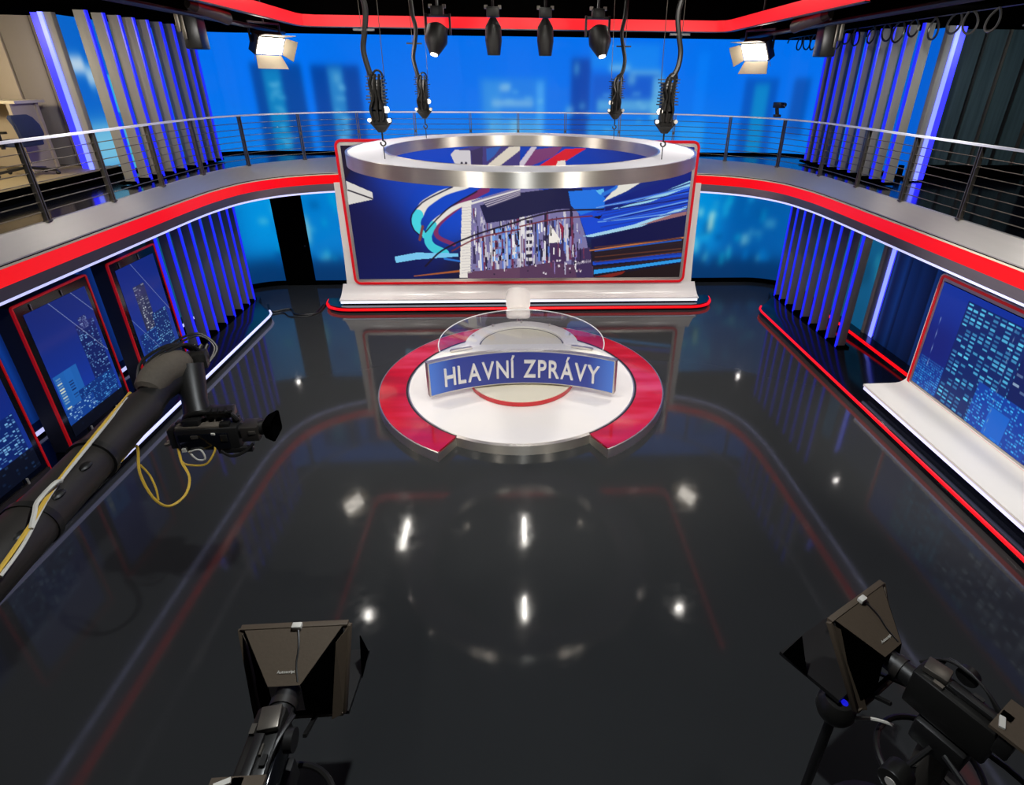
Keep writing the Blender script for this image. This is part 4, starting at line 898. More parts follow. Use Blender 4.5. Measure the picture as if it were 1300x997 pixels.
B = [(308, 80, 372, 200, (2, 66, 150), .9), (322, 86, 345, 210, (12, 140, 200), .8), (384, 82, 446, 210, (0, 60, 148), .85), (405, 84, 424, 210, (50, 150, 214), .75), (412, 92, 420, 104, (110, 180, 220), .6),
     (600, 95, 690, 210, (34, 126, 226), .8), (606, 100, 628, 210, (60, 150, 226), .6), (627, 104, 641, 112, (150, 196, 226), .9), (616, 124, 672, 132, (146, 194, 226), .8), (676, 100, 686, 190, (80, 172, 244), .7), (612, 150, 680, 200, (90, 176, 226), .55), (690, 106, 722, 210, (20, 112, 226), .5),
     (722, 70, 748, 210, (8, 62, 160), .85), (726, 76, 732, 90, (90, 170, 220), .7), (748, 52, 838, 82, (20, 136, 240), .7), (772, 78, 800, 86, (150, 200, 226), .8), (800, 84, 842, 92, (130, 194, 226), .8), (750, 90, 842, 140, (16, 84, 196), .8), (798, 90, 808, 102, (130, 196, 226), .6), (832, 92, 846, 150, (120, 196, 230), .7), (758, 122, 856, 138, (104, 186, 226), .75), (734, 128, 742, 134, (110, 180, 222), .7), (716, 132, 726, 142, (130, 190, 226), .7), (744, 150, 870, 210, (44, 146, 222), .6),
     (890, 60, 905, 200, (4, 130, 250), .5), (872, 150, 910, 210, (50, 160, 236), .6), (958, 92, 1004, 210, (2, 76, 176), .75), (972, 100, 992, 210, (10, 146, 206), .75), (1024, 92, 1045, 170, (2, 70, 160), .7), (640, 150, 652, 200, (120, 190, 226), .6), (560, 160, 600, 210, (14, 122, 226), .5)]
for a, b, c, d, col, al in B: pu.soft(up_(a), uv_(b), up_(c), uv_(d), col, .004, al, .05)
rnd = random.Random(3)
for _k in range(60):
    q = rnd.choice([(610, 680), (740, 850), (325, 342), (408, 422)]); x = rnd.uniform(*q); y = rnd.uniform(100, 190)
    pu.soft(up_(x), uv_(y), up_(x+rnd.uniform(4, 12)), uv_(y+5), (120, 192, 230), .003, .4, .03)
# side returns: cloudy blue beside the fins on the left, plain blue on the right, dim teal behind the fins
pu.soft(us(9), -.2, us(11.12), 1.2, (6, 98, 196), .003, .95)
pu.soft(us(10.1), .24, us(10.42), .34, (206, 222, 232), .003, .95, .05); pu.soft(us(10.4), .30, us(10.65), .42, (190, 216, 230), .003, .9, .06); pu.soft(us(10.1), .66, us(10.7), .98, (130, 200, 222), .004, .9, .1); pu.soft(us(10.8), .35, us(11.1), .6, (60, 176, 214), .003, .9); pu.soft(us(10.8), .7, us(11.1), 1.1, (90, 190, 210), .003, .8)
pu.soft(us(11.14), -.2, us(12.3), 1.2, (34, 76, 92), .002, .95)
pu.soft(1-us(11.12), -.2, 1.1, 1.2, (0, 92, 204), .003, .97); pu.soft(1-us(12.3), -.2, 1-us(11.14), 1.2, (32, 68, 88), .002, .95)
t = thing('video_wall', 'upper blue video wall of blurred towers above the gallery, wrapping the corners', 'video wall', (0, 13.65, 3.1))
screen('screen', t, wall_surface(5.46, 3.14), pu, 'videowall', flip=True)
p, _ = wall_path(90)
def wp(off, z): return [Vector((a+(off if a < -5.9 else -off if a > 5.9 else 0), b-(off if b > 13.3 else 0), z)) for a, b in p]
MB().shell(wp(.0, 3.1), wp(.03, 3.1), wp(.03, 3.15), wp(.0, 3.15)).build('base_trim', 'void', t)
MB().shell(wp(-.02, 3.1), wp(-.12, 3.1), wp(-.12, 5.46), wp(-.02, 5.46)).build('cabinet', 'void', t)
pl = Pic(420, 70, 8)
pl.c[:] = (0, 96, 176)
def lx(x, y0, x1, y1, c, b, a, bv=.1): pl.soft(ux(x), y0, ux(x1), y1, c, b, a, bv)
lx(-6.6, -.2, -5.2, .75, (0, 150, 226), .02, .9, .2); lx(-5.2, -.2, -3.9, .8, (0, 128, 208), .015, .9, .2); lx(3.9, -.2, 5.0, .8, (0, 146, 220), .02, .9, .2); lx(5.2, -.2, 6.6, .9, (0, 88, 164), .02, .9, .2)
pl.soft(-.1, .78, 1.1, 1.3, (0, 44, 92), .2, .85, .12)
for _k in range(90):
    s_ = rnd.choice((-1, 1)); x = s_*rnd.uniform(3.9, 6.2); y = rnd.uniform(.1, .8); wd = rnd.uniform(.05, .25)
    lx(x, y, x+wd, y+rnd.uniform(.03, .14), rnd.choice([(30, 180, 226), (0, 190, 220), (0, 70, 140), (0, 120, 200), (120, 206, 220)]), .005, rnd.uniform(.3, .7), .05)
lx(4.65, .34, 4.78, .52, (190, 226, 214), .004, .8, .06); lx(4.35, .3, 4.5, .38, (150, 216, 220), .004, .7, .05); lx(5.55, .55, 5.7, .66, (150, 216, 220), .005, .6, .05)
lx(-5.2, .38, -5.0, .62, (170, 214, 210), .004, .6, .08); lx(-5.75, .3, -5.6, .5, (150, 216, 220), .005, .5, .06)
pl.soft(-.1, -.2, .15, 1.2, (16, 84, 110), .01, .85); pl.soft(.855, -.2, 1.1, 1.2, (18, 84, 120), .01, .85)
for _k in range(40):
    x = rnd.choice((rnd.uniform(0, .14), rnd.uniform(.86, 1))); y = rnd.uniform(0, 1)
    pl.soft(x, y, x+.008, y+.1, rnd.choice([(30, 130, 160), (10, 60, 90), (40, 150, 170)]), .004, .5, .06)
t = thing('video_wall', 'lower teal blue video wall under the gallery with blurred city lights', 'video wall', (0, 13.65, 0))
screen('screen', t, wall_surface(2.62, .10), pl, 'videowall', flip=True)
MB().shell(wp(.0, 0), wp(.05, 0), wp(.05, .10), wp(.0, .10)).build('base_trim', 'void', t)
MB().shell(wp(-.02, 0), wp(-.12, 0), wp(-.12, 2.62), wp(-.02, 2.62)).build('cabinet', 'void', t)
dr = MB(); dr.box((-5.42, 13.60, 1.3), (.70, .06, 2.58)); d_ = dr.build('door_1', 'void', structure=True)  # flat black slab stands in for the dark doorway opening
MB().cyl((-5.15, 13.57, 1.0), (-5.15, 13.53, 1.0), .02).build('door_handle', 'black', d_)

# ------------------------------------------------------------------ gallery
I2 = [(5.27, 1.5), (5.27, 5), (5.27, 8), (5.26, 9.6), (5.2, 10.3), (5.05, 10.95), (4.7, 11.5), (4.2, 11.86), (3.6, 12.08), (2.5, 12.25), (0, 12.35)]
R2 = [(5.45, 1.5), (5.45, 5), (5.45, 8), (5.45, 9.8), (5.4, 10.5), (5.27, 11.1), (4.95, 11.75), (4.42, 12.3), (3.7, 12.8), (2.6, 13.1), (0, 13.25)]
W2 = [(9.4, 1.5), (9.4, 5), (9.4, 8), (9.4, 10.5), (6.89, 10.55), (6.89, 11.1), (6.89, 12.3), (6.55, 13.2), (5.8, 13.62), (2.6, 13.64), (0, 13.64)]
def gp(ctrl, z, smooth=True):
    c = cr([(x, y, z) for x, y in ctrl], 8) if smooth else [Vector((x, y, z)) for x, y in ctrl]
    if not smooth:
        c = []
        for i in range(len(ctrl)-1):
            for k in range(8):
                a = Vector(ctrl[i]+(z,)); b = Vector(ctrl[i+1]+(z,)); c.append(a.lerp(b, k/8))
        c.append(Vector(ctrl[-1]+(z,)))
    left = [Vector((-q.x, q.y, q.z)) for q in c]
    return left+list(reversed(c))[1:]
def off(path, d):
    o = []
    for i, q in enumerate(path):
        a = path[max(i-1, 0)]; b = path[min(i+1, len(path)-1)]; t = (b-a); n = Vector((-t.y, t.x, 0)); n.normalize(); o.append(q+n*d)
    return o
def at_z(path, z): return [Vector((q.x, q.y, z)) for q in path]
RP = gp(R2, 3.13); IP = gp(I2, 2.92)
g = thing('gallery', 'curved upper gallery with silver edge and glowing red fascia around the studio', 'gallery', (0, 12.35, 2.5))
Wp = gp(W2, 3.10, False)
MB().shell(at_z(off(RP, .03), 3.10), Wp, at_z(Wp, 2.98), at_z(off(RP, .03), 2.98)).build('deck', 'darkglossy', g, label='black glossy gallery floor')
MB().shell(RP, IP, at_z(IP, 2.905), at_z(off(RP, .05), 2.905), at_z(off(RP, .05), 3.13)).build('silver_cap', 'silver', g, label='sloping brushed silver edge')
MB().shell(at_z(off(IP, .012), 2.905), at_z(off(IP, .012), 2.89), at_z(off(IP, .06), 2.89), at_z(off(IP, .06), 2.905)).build('shadow_gap', 'void', g)
MB().shell(at_z(off(IP, -.005), 2.89), at_z(off(IP, -.005), 2.872), at_z(off(IP, .06), 2.872), at_z(off(IP, .06), 2.89)).build('cream_lip', 'cream', g)
MB().shell(at_z(IP, 2.872), at_z(IP, 2.70), at_z(off(IP, .06), 2.70), at_z(off(IP, .06), 2.872)).build('red_light_band', 'redband', g, label='glowing red fascia band')
OP = off(IP, .085)
MB().shell(at_z(IP, 2.70), at_z(OP, 2.54), at_z(off(OP, .05), 2.54), at_z(off(IP, .06), 2.70)).build('soffit', 'soffit', g)
MB().shell(at_z(OP, 2.54), at_z(off(OP, .012), 2.505), at_z(off(OP, .05), 2.505), at_z(off(OP, .05), 2.54)).build('light_strip', 'coolled', g, label='thin cool white light line')
W3 = gp([(x, y if y < 13 else min(y, 13.6)) for x, y in W2], 2.62, False)
MB().shell(at_z(off(OP, .05), 2.55), W3, at_z(W3, 2.97), at_z(off(OP, .05), 2.88)).build('underside', 'void', g)

# small downlights under the gallery (seen only as bright glints in the floor)
for x, y, lab in ((-5.85, 13.25, 'tiny downlight under the gallery at the back left corner'), (5.9, 13.2, 'tiny downlight under the gallery at the back right corner'), (6.3, 8.75, 'tiny downlight under the right gallery')):
    t = thing('downlight', lab, 'lamp', (x, y, 2.55), 0, 'downlights under the gallery')
    MB().cyl((x, y, 2.60), (x, y, 2.56), .05, n=16).build('housing', 'black', t); MB().cyl((x, y, 2.562), (x, y, 2.552), .035, n=16).build('lens', 'downlamp', t)
# railing
HP = gp(R2, 4.01)
r = thing('railing', 'steel gallery railing with pale flat handrail and thin horizontal bars', 'railing', (0, 13.25, 3.1))
MB().shell(off(HP, -.035), at_z(off(HP, -.035), 3.985), at_z(off(HP, .035), 3.985), off(HP, .035)).build('handrail', M('handrail_paint', (236, 238, 250), .35), r, label='pale satin handrail')
for k in range(7):
    z = 3.24+k*.104
    MB().tube([q+Vector((0, 0, z-3.13)) for q in RP], .006, 6).build('bar', 'steeldark', r)
dd = [0]
for i in range(1, len(RP)): dd.append(dd[-1]+(RP[i]-RP[i-1]).length)
mid = dd[-1]/2; half = []
s0 = None
for i in range(len(RP)):
    if RP[i].y >= 6.77 and s0 is None: s0 = dd[i]-(RP[i].y-6.77)
pos = [s0+1.18*k for k in range(-4, 20) if 0 < s0+1.18*k < mid-.2]+[mid]
pos = pos+[dd[-1]-q for q in pos[:-1]]
for q in pos:
    i = max(j for j in range(len(dd)) if dd[j] <= q); i = min(i, len(RP)-2)
    f = (q-dd[i])/(dd[i+1]-dd[i]); c = RP[i].lerp(RP[i+1], f); t_ = (RP[i+1]-RP[i]).normalized()
    a = math.atan2(t_.y, t_.x); pb = MB()
    for s in (-1, 1): pb.box((c.x+t_.x*.018*s, c.y+t_.y*.018*s, 3.55), (.014, .05, .87), a)
    pb.box((c.x, c.y, 3.135), (.07, .07, .02), a); pb.box((c.x, c.y, 3.62), (.03, .03, .05), a)
    pb.build('post', 'steeldark', r)

# ------------------------------------------------------------------ wall fins with blue light edges
FY = [9.40, 9.77, 10.13, 10.48, 10.85, 11.23, 11.60, 11.93, 12.22]
for side, sn in ((-1, 'left'), (1, 'right')):
    for lvl, z0, z1, nm in ((0, .12, 2.6, 'lower'), (1, 3.12, 5.46, 'upper')):
        t = thing('fin_screen', {(-1, 0): 'row of dark vertical fins with blue light edges under the gallery, left', (1, 0): 'row of dark vertical fins with blue light edges under the gallery, right',
                                 (-1, 1): 'row of grey vertical fins with blue light edges above the gallery, left', (1, 1): 'row of grey vertical fins with blue light edges above the gallery, right'}[(side, lvl)], 'wall fins', (side*6.1, 10.8, z0))
        first = None
        for y in FY:
            x0 = 5.98+(.07 if lvl and side > 0 else 0)
            if first is None:
                fb = MB().box((side*(x0+.085), y, (z0+z1)/2), (.15, .05, z1-z0), 0).build('fin', 'greyfin', t, bevel=.004)
                ls = MB().box((side*(x0-.002), y-.002, (z0+z1)/2), (.022, .056, z1-z0-.01)).build('light_strip', 'blueled', fb, label='blue light edge')
                first = (fb, ls, y)
            else:
                c1 = first[0].copy(); COL.objects.link(c1); c1.parent = t; c1.location.y = y-first[2]
                c2 = first[1].copy(); COL.objects.link(c2); c2.parent = c1
        MB().box((side*6.08, 10.8, z0+.02), (.22, 3.0, .04)).build('base_rail', 'void', t)
# glowing blue columns where the fin rows end
for side in (-1, 1):
    for lvl, z0, z1 in ((0, .12, 2.6), (1, 3.12, 5.46)):
        sw = 'left' if side < 0 else 'right'
        t = thing('light_column', 'bright blue light column beside the fins %s the gallery, %s' % ('above' if lvl else 'under', sw), 'light column', (side*6.72, 9.8, z0))
        MB().box((side*6.75, 9.80, (z0+z1)/2), (.11, .10, z1-z0)).build('housing', 'greyfin', t, bevel=.006)
        MB().box((side*6.835, 9.76, (z0+z1)/2), (.06, .07, z1-z0-.02)).build('light_tube', 'bluetube', t, label='glowing blue tube')
        MB().box((side*6.97, 9.86, (z0+z1)/2), (.16, .03, z1-z0-.02)).build('added_wash', 'washblue', t, label='added glowing strip standing in for the blue wash on the wall')  # added glow that widens the blue light beside the tube

# ------------------------------------------------------------------ lower side walls: streaked blue panels
def streak(seed, bright):
    q = Pic(160, 24, 3); rr = random.Random(seed)
    base = np.interp(np.linspace(0, 1, 160), np.sort(np.r_[0, np.array([rr.random() for _ in range(24)]), 1]), [rr.random() for _ in range(26)])
    q.c = np.stack([4+base*18, 22+base*60, 74+base*120], -1)[None]*np.ones((24, 1, 1))*bright  # streaks and blue glow are put into the emissive colour
    q.c *= (.55+.45*np.sin(np.linspace(.3, 2.6, 24)))[:, None, None]
    return q
for side in (-1, 1):
    sw = 'left' if side < 0 else 'right'
    t = thing('curtain_wall', 'streaked dark blue glowing wall behind the %s under the gallery' % ('three portrait monitors' if side < 0 else 'large landscape monitor'), 'wall panels', (side*6.9, 5.5, .12))
    for k in range(4):
        y1 = 9.72-k*2.2; y0 = y1-2.18; xx = 6.88
        pc = streak(20+k+side, .9 if side < 0 else .62)
        if side < 0: screen('streak_panel', t, flat((-xx, y0, 2.6), (-xx, y1, 2.6), (-xx, y0, .14)), pc, 'videowall')
        else: screen('streak_panel', t, flat((xx, y1, 2.6), (xx, y0, 2.6), (xx, y1, .14)), pc, 'videowall')
        MB().box((side*(xx+.05), (y0+y1)/2, 1.37), (.08, 2.16, 2.44)).build('panel_back', 'void', t)
    pb = thing('plinth', ('black plinth with a white light line behind the portrait monitors' if side < 0 else 'black plinth with a red light line along the right wall'), 'plinth', (side*6.7, 6, .12))
    xs = 6.70 if side < 0 else 6.53
    MB().box((side*(xs+.1), 6.2, .18), (.2, 9.6, .12)).build('body', 'darkglossy', pb)
    MB().box((side*(xs-.008), 6.2, .205), (.03, 9.6, .05)).build('light_strip', 'coolled' if side < 0 else 'redled', pb)

# side platforms with light edges
for side in (-1, 1):
    t = thing('side_platform', ('low black platform with white light edge under the left monitors' if side < 0 else 'low black platform with glowing red edge on the right'), 'platform', (side*5.3, 6, 0))
    ed = [(5.30, .8), (5.30, 11.25), (5.33, 11.42), (5.42, 11.58), (5.58, 11.75), (5.85, 12.1), (5.95, 12.45)]
    edge = [Vector((side*x, y, .12)) for x, y in ed]
    poly = [(side*x, y) for x, y in ed]+[(side*6.55, 12.6), (side*6.55, 9.9), (side*9.3, 9.9), (side*9.3, .8)]
    MB().prism(poly, 0, .12).build('deck', 'darkglossy', t, bevel=.004)
    le = edge[:4]
    o1 = [q+Vector((-side*.012, 0, .004)) for q in le]
    MB().tube([q+Vector((0, 0, -.012)) for q in o1], .024, 6).build('light_strip', 'coolled' if side < 0 else 'redled', t, label=('white light edge' if side < 0 else 'red light edge'))

# ------------------------------------------------------------------ centre backdrop with its picture
pb = Pic(600, 236, 2.58)
pb.grad([(0, 0, .18, (14, 10, 34)), (.03, .6, .35, (14, 14, 66)), (.2, .2, .3, (14, 64, 186)), (.27, .45, .25, (10, 72, 200)), (.12, .9, .3, (12, 22, 84)), (.35, .95, .2, (20, 20, 50)), (.5, .1, .3, (18, 60, 170)), (.9, .1, .35, (18, 40, 130)), (.7, .3, .3, (18, 60, 170)), (.9, .6, .3, (10, 16, 70)), (.8, .95, .3, (22, 18, 30))])
for k_, c_, p_, w_ in ART:
    if k_ == 'p': pb.poly(p_, c_)
    else: pb.line(p_, c_, *w_)
t = thing('backdrop_screen', 'large centre backdrop screen with red frame, white foot and city collage picture', 'screen', (.03, 12, 0))
BX = .03
screen('display', t, flat((BX-3.56, 12.0, 3.43), (BX+3.56, 12.0, 3.43), (BX-3.56, 12.0, .67)), pb)
def frame(x0, z0, x1, z1, r, wd, y0, y1):
    a = rounded(x0, z0, x1, z1, r); b = rounded(x0+wd, z0+wd, x1-wd, z1-wd, max(r-wd, .005))
    P = [[Vector((x, y, z)) for x, z in q+[q[0]]] for q, y in ((a, y0), (b, y0), (b, y1), (a, y1))]
    m = MB(); m.ribbon(*(P+[P[0]])); return m
frame(BX-3.62, .605, BX+3.62, 3.50, .06, .065, 11.985, 12.06).build('bezel', 'steel', t)
frame(BX-3.665, .555, BX+3.665, 3.555, .14, .05, 11.97, 12.05).build('red_frame', 'redtrim', t, label='red tube frame with rounded corners')
MB().box((BX, 12.045, 2.04), (7.1, .07, 2.85)).build('back_panel', 'void', t)
# white body: side cheeks, sill and the flared foot
bw = MB()
prof = [(-3.80, 2.72), (-3.82, 1.2), (-3.85, .45), (-3.90, .33), (-4.02, .215)]
lft = [(BX+x, z) for x, z in prof]; rgt = [(BX-x, z) for x, z in reversed(prof)]
outl = lft+rgt
n = len(outl)
vs = [(x, 12.02, z) for x, z in outl]+[(x, 12.12, z) for x, z in outl]
bw.add(vs, [tuple(range(n)), tuple(reversed(range(n, 2*n)))]+[(i, (i+1) % n, n+(i+1) % n, n+i) for i in range(n)])
bw.build('body', 'whitematte', t, label='white backdrop body')
ft = MB()
pr_ = [(12.02, .56), (12.01, .44), (11.985, .36), (11.95, .30), (11.90, .262), (11.84, .245), (11.84, .215), (12.02, .215)]
ft.shell(*[[Vector((BX-3.93-(.56-min(z, .56))*.25*(1 if z < .5 else 0), y, z)), Vector((BX+3.93+(.56-min(z, .56))*.25*(1 if z < .5 else 0), y, z))] for y, z in pr_])
ft.build('foot', 'white', t, label='white flared foot')
MB().box((BX, 11.86, .185), (7.98, .03, .05)).build('light_strip', 'whiteled', t)
MB().box((BX, 12.0, .17), (7.9, .24, .08)).build('plinth', 'darkglossy', t)
b2 = thing('backdrop_platform', 'low black platform with red light edge beneath the centre backdrop', 'platform', (BX, 12, 0))
pf = [(-4.38, 12.30), (-4.34, 12.05), (-4.22, 11.84), (-4.02, 11.72), (-3.8, 11.68)]
pl_ = [(BX+x, y) for x, y in pf]+[(BX-x, y) for x, y in reversed(pf)]
MB().prism(pl_, 0, .13).build('deck', 'darkglossy', b2)
MB().tube(off([Vector((q.x, q.y, .08)) for q in cr([q+(0,) for q in pl_[:5]], 4)+cr([q+(0,) for q in pl_[5:]], 4)], -.012), .032, 8).build('light_strip', 'redled', b2, label='red light edge')
# floor cables beside the backdrop platform
tag(MB().tube(cr([(-5.7, 12.2, .02), (-5.45, 11.78, .02), (-5.12, 11.93, .02), (-4.9, 11.62, .02), (-4.62, 11.58, .02), (-4.42, 11.72, .02), (-4.42, 12.3, .02)], 6), .018, 6).build('floor_cable', 'black'), 'thick black cable curving over the floor to the backdrop platform', 'cable')
tag(MB().tube(cr([(-5.75, 11.95, .015), (-5.5, 11.62, .015), (-5.2, 11.72, .015), (-4.98, 11.5, .015), (-4.7, 11.48, .015), (-4.5, 11.6, .015), (-4.47, 12.2, .015)], 6), .012, 6).build('floor_cable', 'black'), 'thinner black cable lying in front of the thick one', 'cable')
# ------------------------------------------------------------------ round stage
SY = 8.24
st = thing('round_stage', 'round low stage with white disc, red glass ring and steel rim', 'stage', (0, SY, 0))
MB().lathe([(0, .03), (1.84, .03), (1.84, .15), (0, .15)], (0, SY, 0), 96).build('disc', 'white', st, bevel=0, label='white glossy stage disc')
MB().lathe([(1.84, 0), (1.90, 0), (1.90, .148), (1.84, .148)], (0, SY, 0), 96, closed_prof=True).build('steel_rim', 'steel', st)
MB().lathe([(1.862, .02), (1.888, .02), (1.888, .1515), (1.862, .1515)], (0, SY, 0), 96, R_(-60), R_(240), closed_prof=True).build('dark_joint', 'darkslot', st)
MB().lathe([(1.89, .13), (2.30, .13), (2.30, .155), (1.89, .155)], (0, SY, 0), 90, R_(-60), R_(240), closed_prof=True).build('red_ring', 'redglass', st, label='red printed glass ring open at the front')
MB().lathe([(1.9, 0), (2.32, 0), (2.32, .152), (2.29, .152), (2.29, .12), (1.9, .12)], (0, SY, 0), 90, R_(-60.3), R_(240.3), closed_prof=True).build('ring_rim', 'steel', st)

# ------------------------------------------------------------------ news desk
dk = thing('news_desk', 'white news desk with clear acrylic top and curved blue lettered front sign', 'desk', (0, 8.2, .15))
MB().lathe([(0, .15), (.84, .15), (.84, .16), (0, .16)], (0, SY-.02, 0), 72).build('podium_foot', 'darkslot', dk)
MB().lathe([(0, .16), (.86, .16), (.86, .23), (0, .23)], (0, SY-.02, 0), 72).build('podium_ring', 'reddim', dk, label='red lacquered ring of the podium')
MB().lathe([(0, .23), (.855, .23), (.855, .25), (0, .25)], (0, SY-.02, 0), 72).build('podium_top', 'creamtop', dk)
AC = Vector((0, 5.13, 0)); AR = 2.71; HA = R_(31.1)
def arc(rad, z, n=40, h=HA): return [Vector((rad*math.sin(-h+2*h*i/n), AC.y+rad*math.cos(-h+2*h*i/n), z)) for i in range(n+1)]
# horseshoe body behind the sign
def dshape(ro, yc, yf, n=32):
    a0 = math.asin(max(-1, min(1, (yf-yc)/ro)))
    return [(ro*math.cos(a0+(math.pi-2*a0)*i/n), yc+ro*math.sin(a0+(math.pi-2*a0)*i/n)) for i in range(n+1)]
MB().prism(dshape(.80, 8.13, 7.95), .25, .80).build('body', 'whitematte', dk)
ro = dshape(.90, 8.13, 7.95); ri = dshape(.67, 8.13, 8.06)
m = MB()
for z0, z1 in ((.80, .875),):
    A = [Vector((x, y, z1)) for x, y in ro]; Bq = [Vector((x, y, z1)) for x, y in ri]; C_ = [Vector((x, y, z0)) for x, y in ri]; D = [Vector((x, y, z0)) for x, y in ro]
    m.shell(A, Bq, C_, D)
m.build('top_rim', 'white', dk, bevel=.004, label='white curved rim of the desk top')
MB().prism(dshape(.672, 8.13, 8.05), .80, .835).build('top_inset', 'creamtop', dk, label='cream recessed desk top')
m = MB().ribbon([Vector((x, y, .8372)) for x, y in dshape(.672, 8.13, 8.075)], [Vector((x, y, .8372)) for x, y in dshape(.655, 8.13, 8.085)]); m.build('inset_line', 'darkslot', dk)
MB().box((-.33, 8.075, .842), (.56, .022, .014), R_(1.5)).build('cable_slot', 'darkslot', dk); MB().box((.33, 8.075, .842), (.56, .022, .014), R_(-1.5)).build('cable_slot', 'darkslot', dk)
# shoulders: the crescent shelf joining sign and body
sh = [(q.x, q.y) for q in arc(AR+.04, 0)]
bk = [(-.86, 8.24), (-.3, 8.12), (.3, 8.12), (.86, 8.24)]
cr_b = [Vector(p+(0,)) for p in [(1.42, 7.50), (1.12, 7.86), (.87, 8.08), (.5, 8.10), (0, 8.10), (-.5, 8.10), (-.87, 8.08), (-1.12, 7.86), (-1.42, 7.50)]]
MB().prism(sh+[(q.x, q.y) for q in cr(cr_b, 5)[1:-1]], .79, .868).build('shoulder', 'whitematte', dk, label='silver white shelf behind the sign')
# sign box
sg = MB().shell(arc(AR, .30), arc(AR, .87), arc(AR+.09, .87), arc(AR+.09, .30)).build('sign_box', 'steel', dk, label='steel edged curved sign box')
h2 = HA*.985
MB().shell(arc(AR-.006, .318, 40, h2), arc(AR-.006, .853, 40, h2), arc(AR+.01, .853, 40, h2), arc(AR+.01, .318, 40, h2)).build('sign_face', 'sign', sg, label='blue lit sign face')
# lettering bent round the sign
def glyph(ch, extr=.02, off_=.0):
    cu = bpy.data.curves.new('glyph', 'FONT'); cu.body = ch; cu.extrude = extr; cu.offset = off_; cu.resolution_u = 4
    o = bpy.data.objects.new('glyph', cu); COL.objects.link(o); bpy.context.view_layer.update()
    me = bpy.data.meshes.new_from_object(o.evaluated_get(bpy.context.evaluated_depsgraph_get()))
    vs = [tuple(v.co) for v in me.vertices]; fs = [tuple(p.vertices) for p in me.polygons]
    bpy.data.objects.remove(o); bpy.data.curves.remove(cu); bpy.data.meshes.remove(me)
    return vs, fs
TXT = 'HLAVNÍ ZPRÁVY'
gl = []; xx = 0
for ch in TXT:
    if ch == ' ': xx += .34; continue
    vs, fs = glyph(ch, .035, .012); x0 = min(v[0] for v in vs); x1 = max(v[0] for v in vs)
    kern = {'A': -.02, 'V': -.05, 'Á': -.05, 'Y': -.08, 'L': .0}.get(ch, 0)
    xx += kern; gl.append((ch, vs, fs, xx-x0)); xx += (x1-x0)+.13
tot = xx-.13; capH = max(v[1] for v in gl[0][1])
sx = 2.46/tot; sz = .295/capH
for ch, vs, fs, dx in gl:
    m = MB(); V2 = []
    for x, y, z in vs:
        s_ = (x+dx-tot/2)*sx; a = s_/AR; rad = AR-.022+(-z)*.5
        V2.append((rad*math.sin(a), AC.y+rad*math.cos(a), .43+y*sz))
    m.add(V2, fs); m.build('letter', 'letter', sg)
# acrylic top
n_ = 64
gpts = [(1.31*math.cos(a), 8.18+1.31*math.sin(a)) for a in [R_(-18)+R_(216)*i/n_ for i in range(n_+1)]]
MB().prism(gpts, .90, .912).build('acrylic_top', 'glass', dk, label='clear acrylic desk top')
MB().tube([Vector((x*1.002, 8.18+(y-8.18)*1.002, .906)) for x, y in gpts], .0085, 6).build('acrylic_edge', M('acrylic_edge', (226, 228, 228), .15, spec=.8), dk, label='bright polished edge')
for a in (20, 55, 90, 125, 160):
    x, y = .84*math.cos(R_(a)), 8.13+.84*math.sin(R_(a)); MB().cyl((x, y, .87), (x, y, .905), .018, n=12).build('standoff', 'steel', dk)
for s in (-1, 1): MB().bar((s*1.10, 7.83, .895), (s*.78, 7.95, .895), .05, .03).build('clamp_rail', 'steel', dk)
# stool
so = thing('bar_stool', 'white upholstered bar stool behind the news desk', 'stool', (-.05, 9.62, .15))
MB().lathe([(0, 0), (.22, 0), (.21, .02), (.05, .035), (0, .035)], (-.05, 9.62, .155), 32).build('base', 'steel', so)
MB().cyl((-.05, 9.62, .18), (-.05, 9.62, .78), .028).build('stem', 'steel', so)
MB().prism([(x-.05, y+9.6) for x, y in rounded(-.215, -.2, .215, .2, .1)], .76, .84).build('seat', 'chair', so, bevel=.02)
bk = MB(); N = 14
fr = []; ba = []
for z in (.82, .90, 1.0, 1.1, 1.17, 1.20):
    hw = {.82: .19, .90: .215, 1.0: .225, 1.1: .22, 1.17: .20, 1.20: .17}[z]
    fr.append([Vector((-.05+hw*(2*i/N-1), 9.80-.09*(2*i/N-1)**2+(z-.82)*.12, z)) for i in range(N+1)])
    ba.append([q+Vector((0, .045, 0)) for q in fr[-1]])
bk.shell(*(fr+ba[::-1])); bk.build('backrest', 'chair', so, bevel=.008)

# ------------------------------------------------------------------ suspended ring and its hoists
RY = 8.28; RX = .045
rg = thing('ceiling_ring', 'big brushed silver ring hanging over the news desk', 'ring', (RX, RY, 3.64))
MB().lathe([(1.86, .155), (2.34, .155), (2.34, .15), (1.86, .15)], (RX, RY, 3.64), 120, closed_prof=True).build('top_plate', 'ringtop', rg, label='pale grey top of the ring')
MB().lathe([(2.32, 0), (2.35, 0), (2.35, .158), (2.32, .158)], (RX, RY, 3.64), 120, closed_prof=True).build('outer_band', 'steel', rg)
MB().lathe([(1.85, 0), (1.88, 0), (1.88, .158), (1.85, .158)], (RX, RY, 3.64), 120, closed_prof=True).build('inner_band', 'steel', rg)
MB().lathe([(1.88, 0.004), (2.32, .004), (2.32, .02), (1.88, .02)], (RX, RY, 3.64), 120, closed_prof=True).build('underside', M('ring_diffuser', (150, 150, 156), .6), rg)
hoist0 = None
rh = random.Random(9)
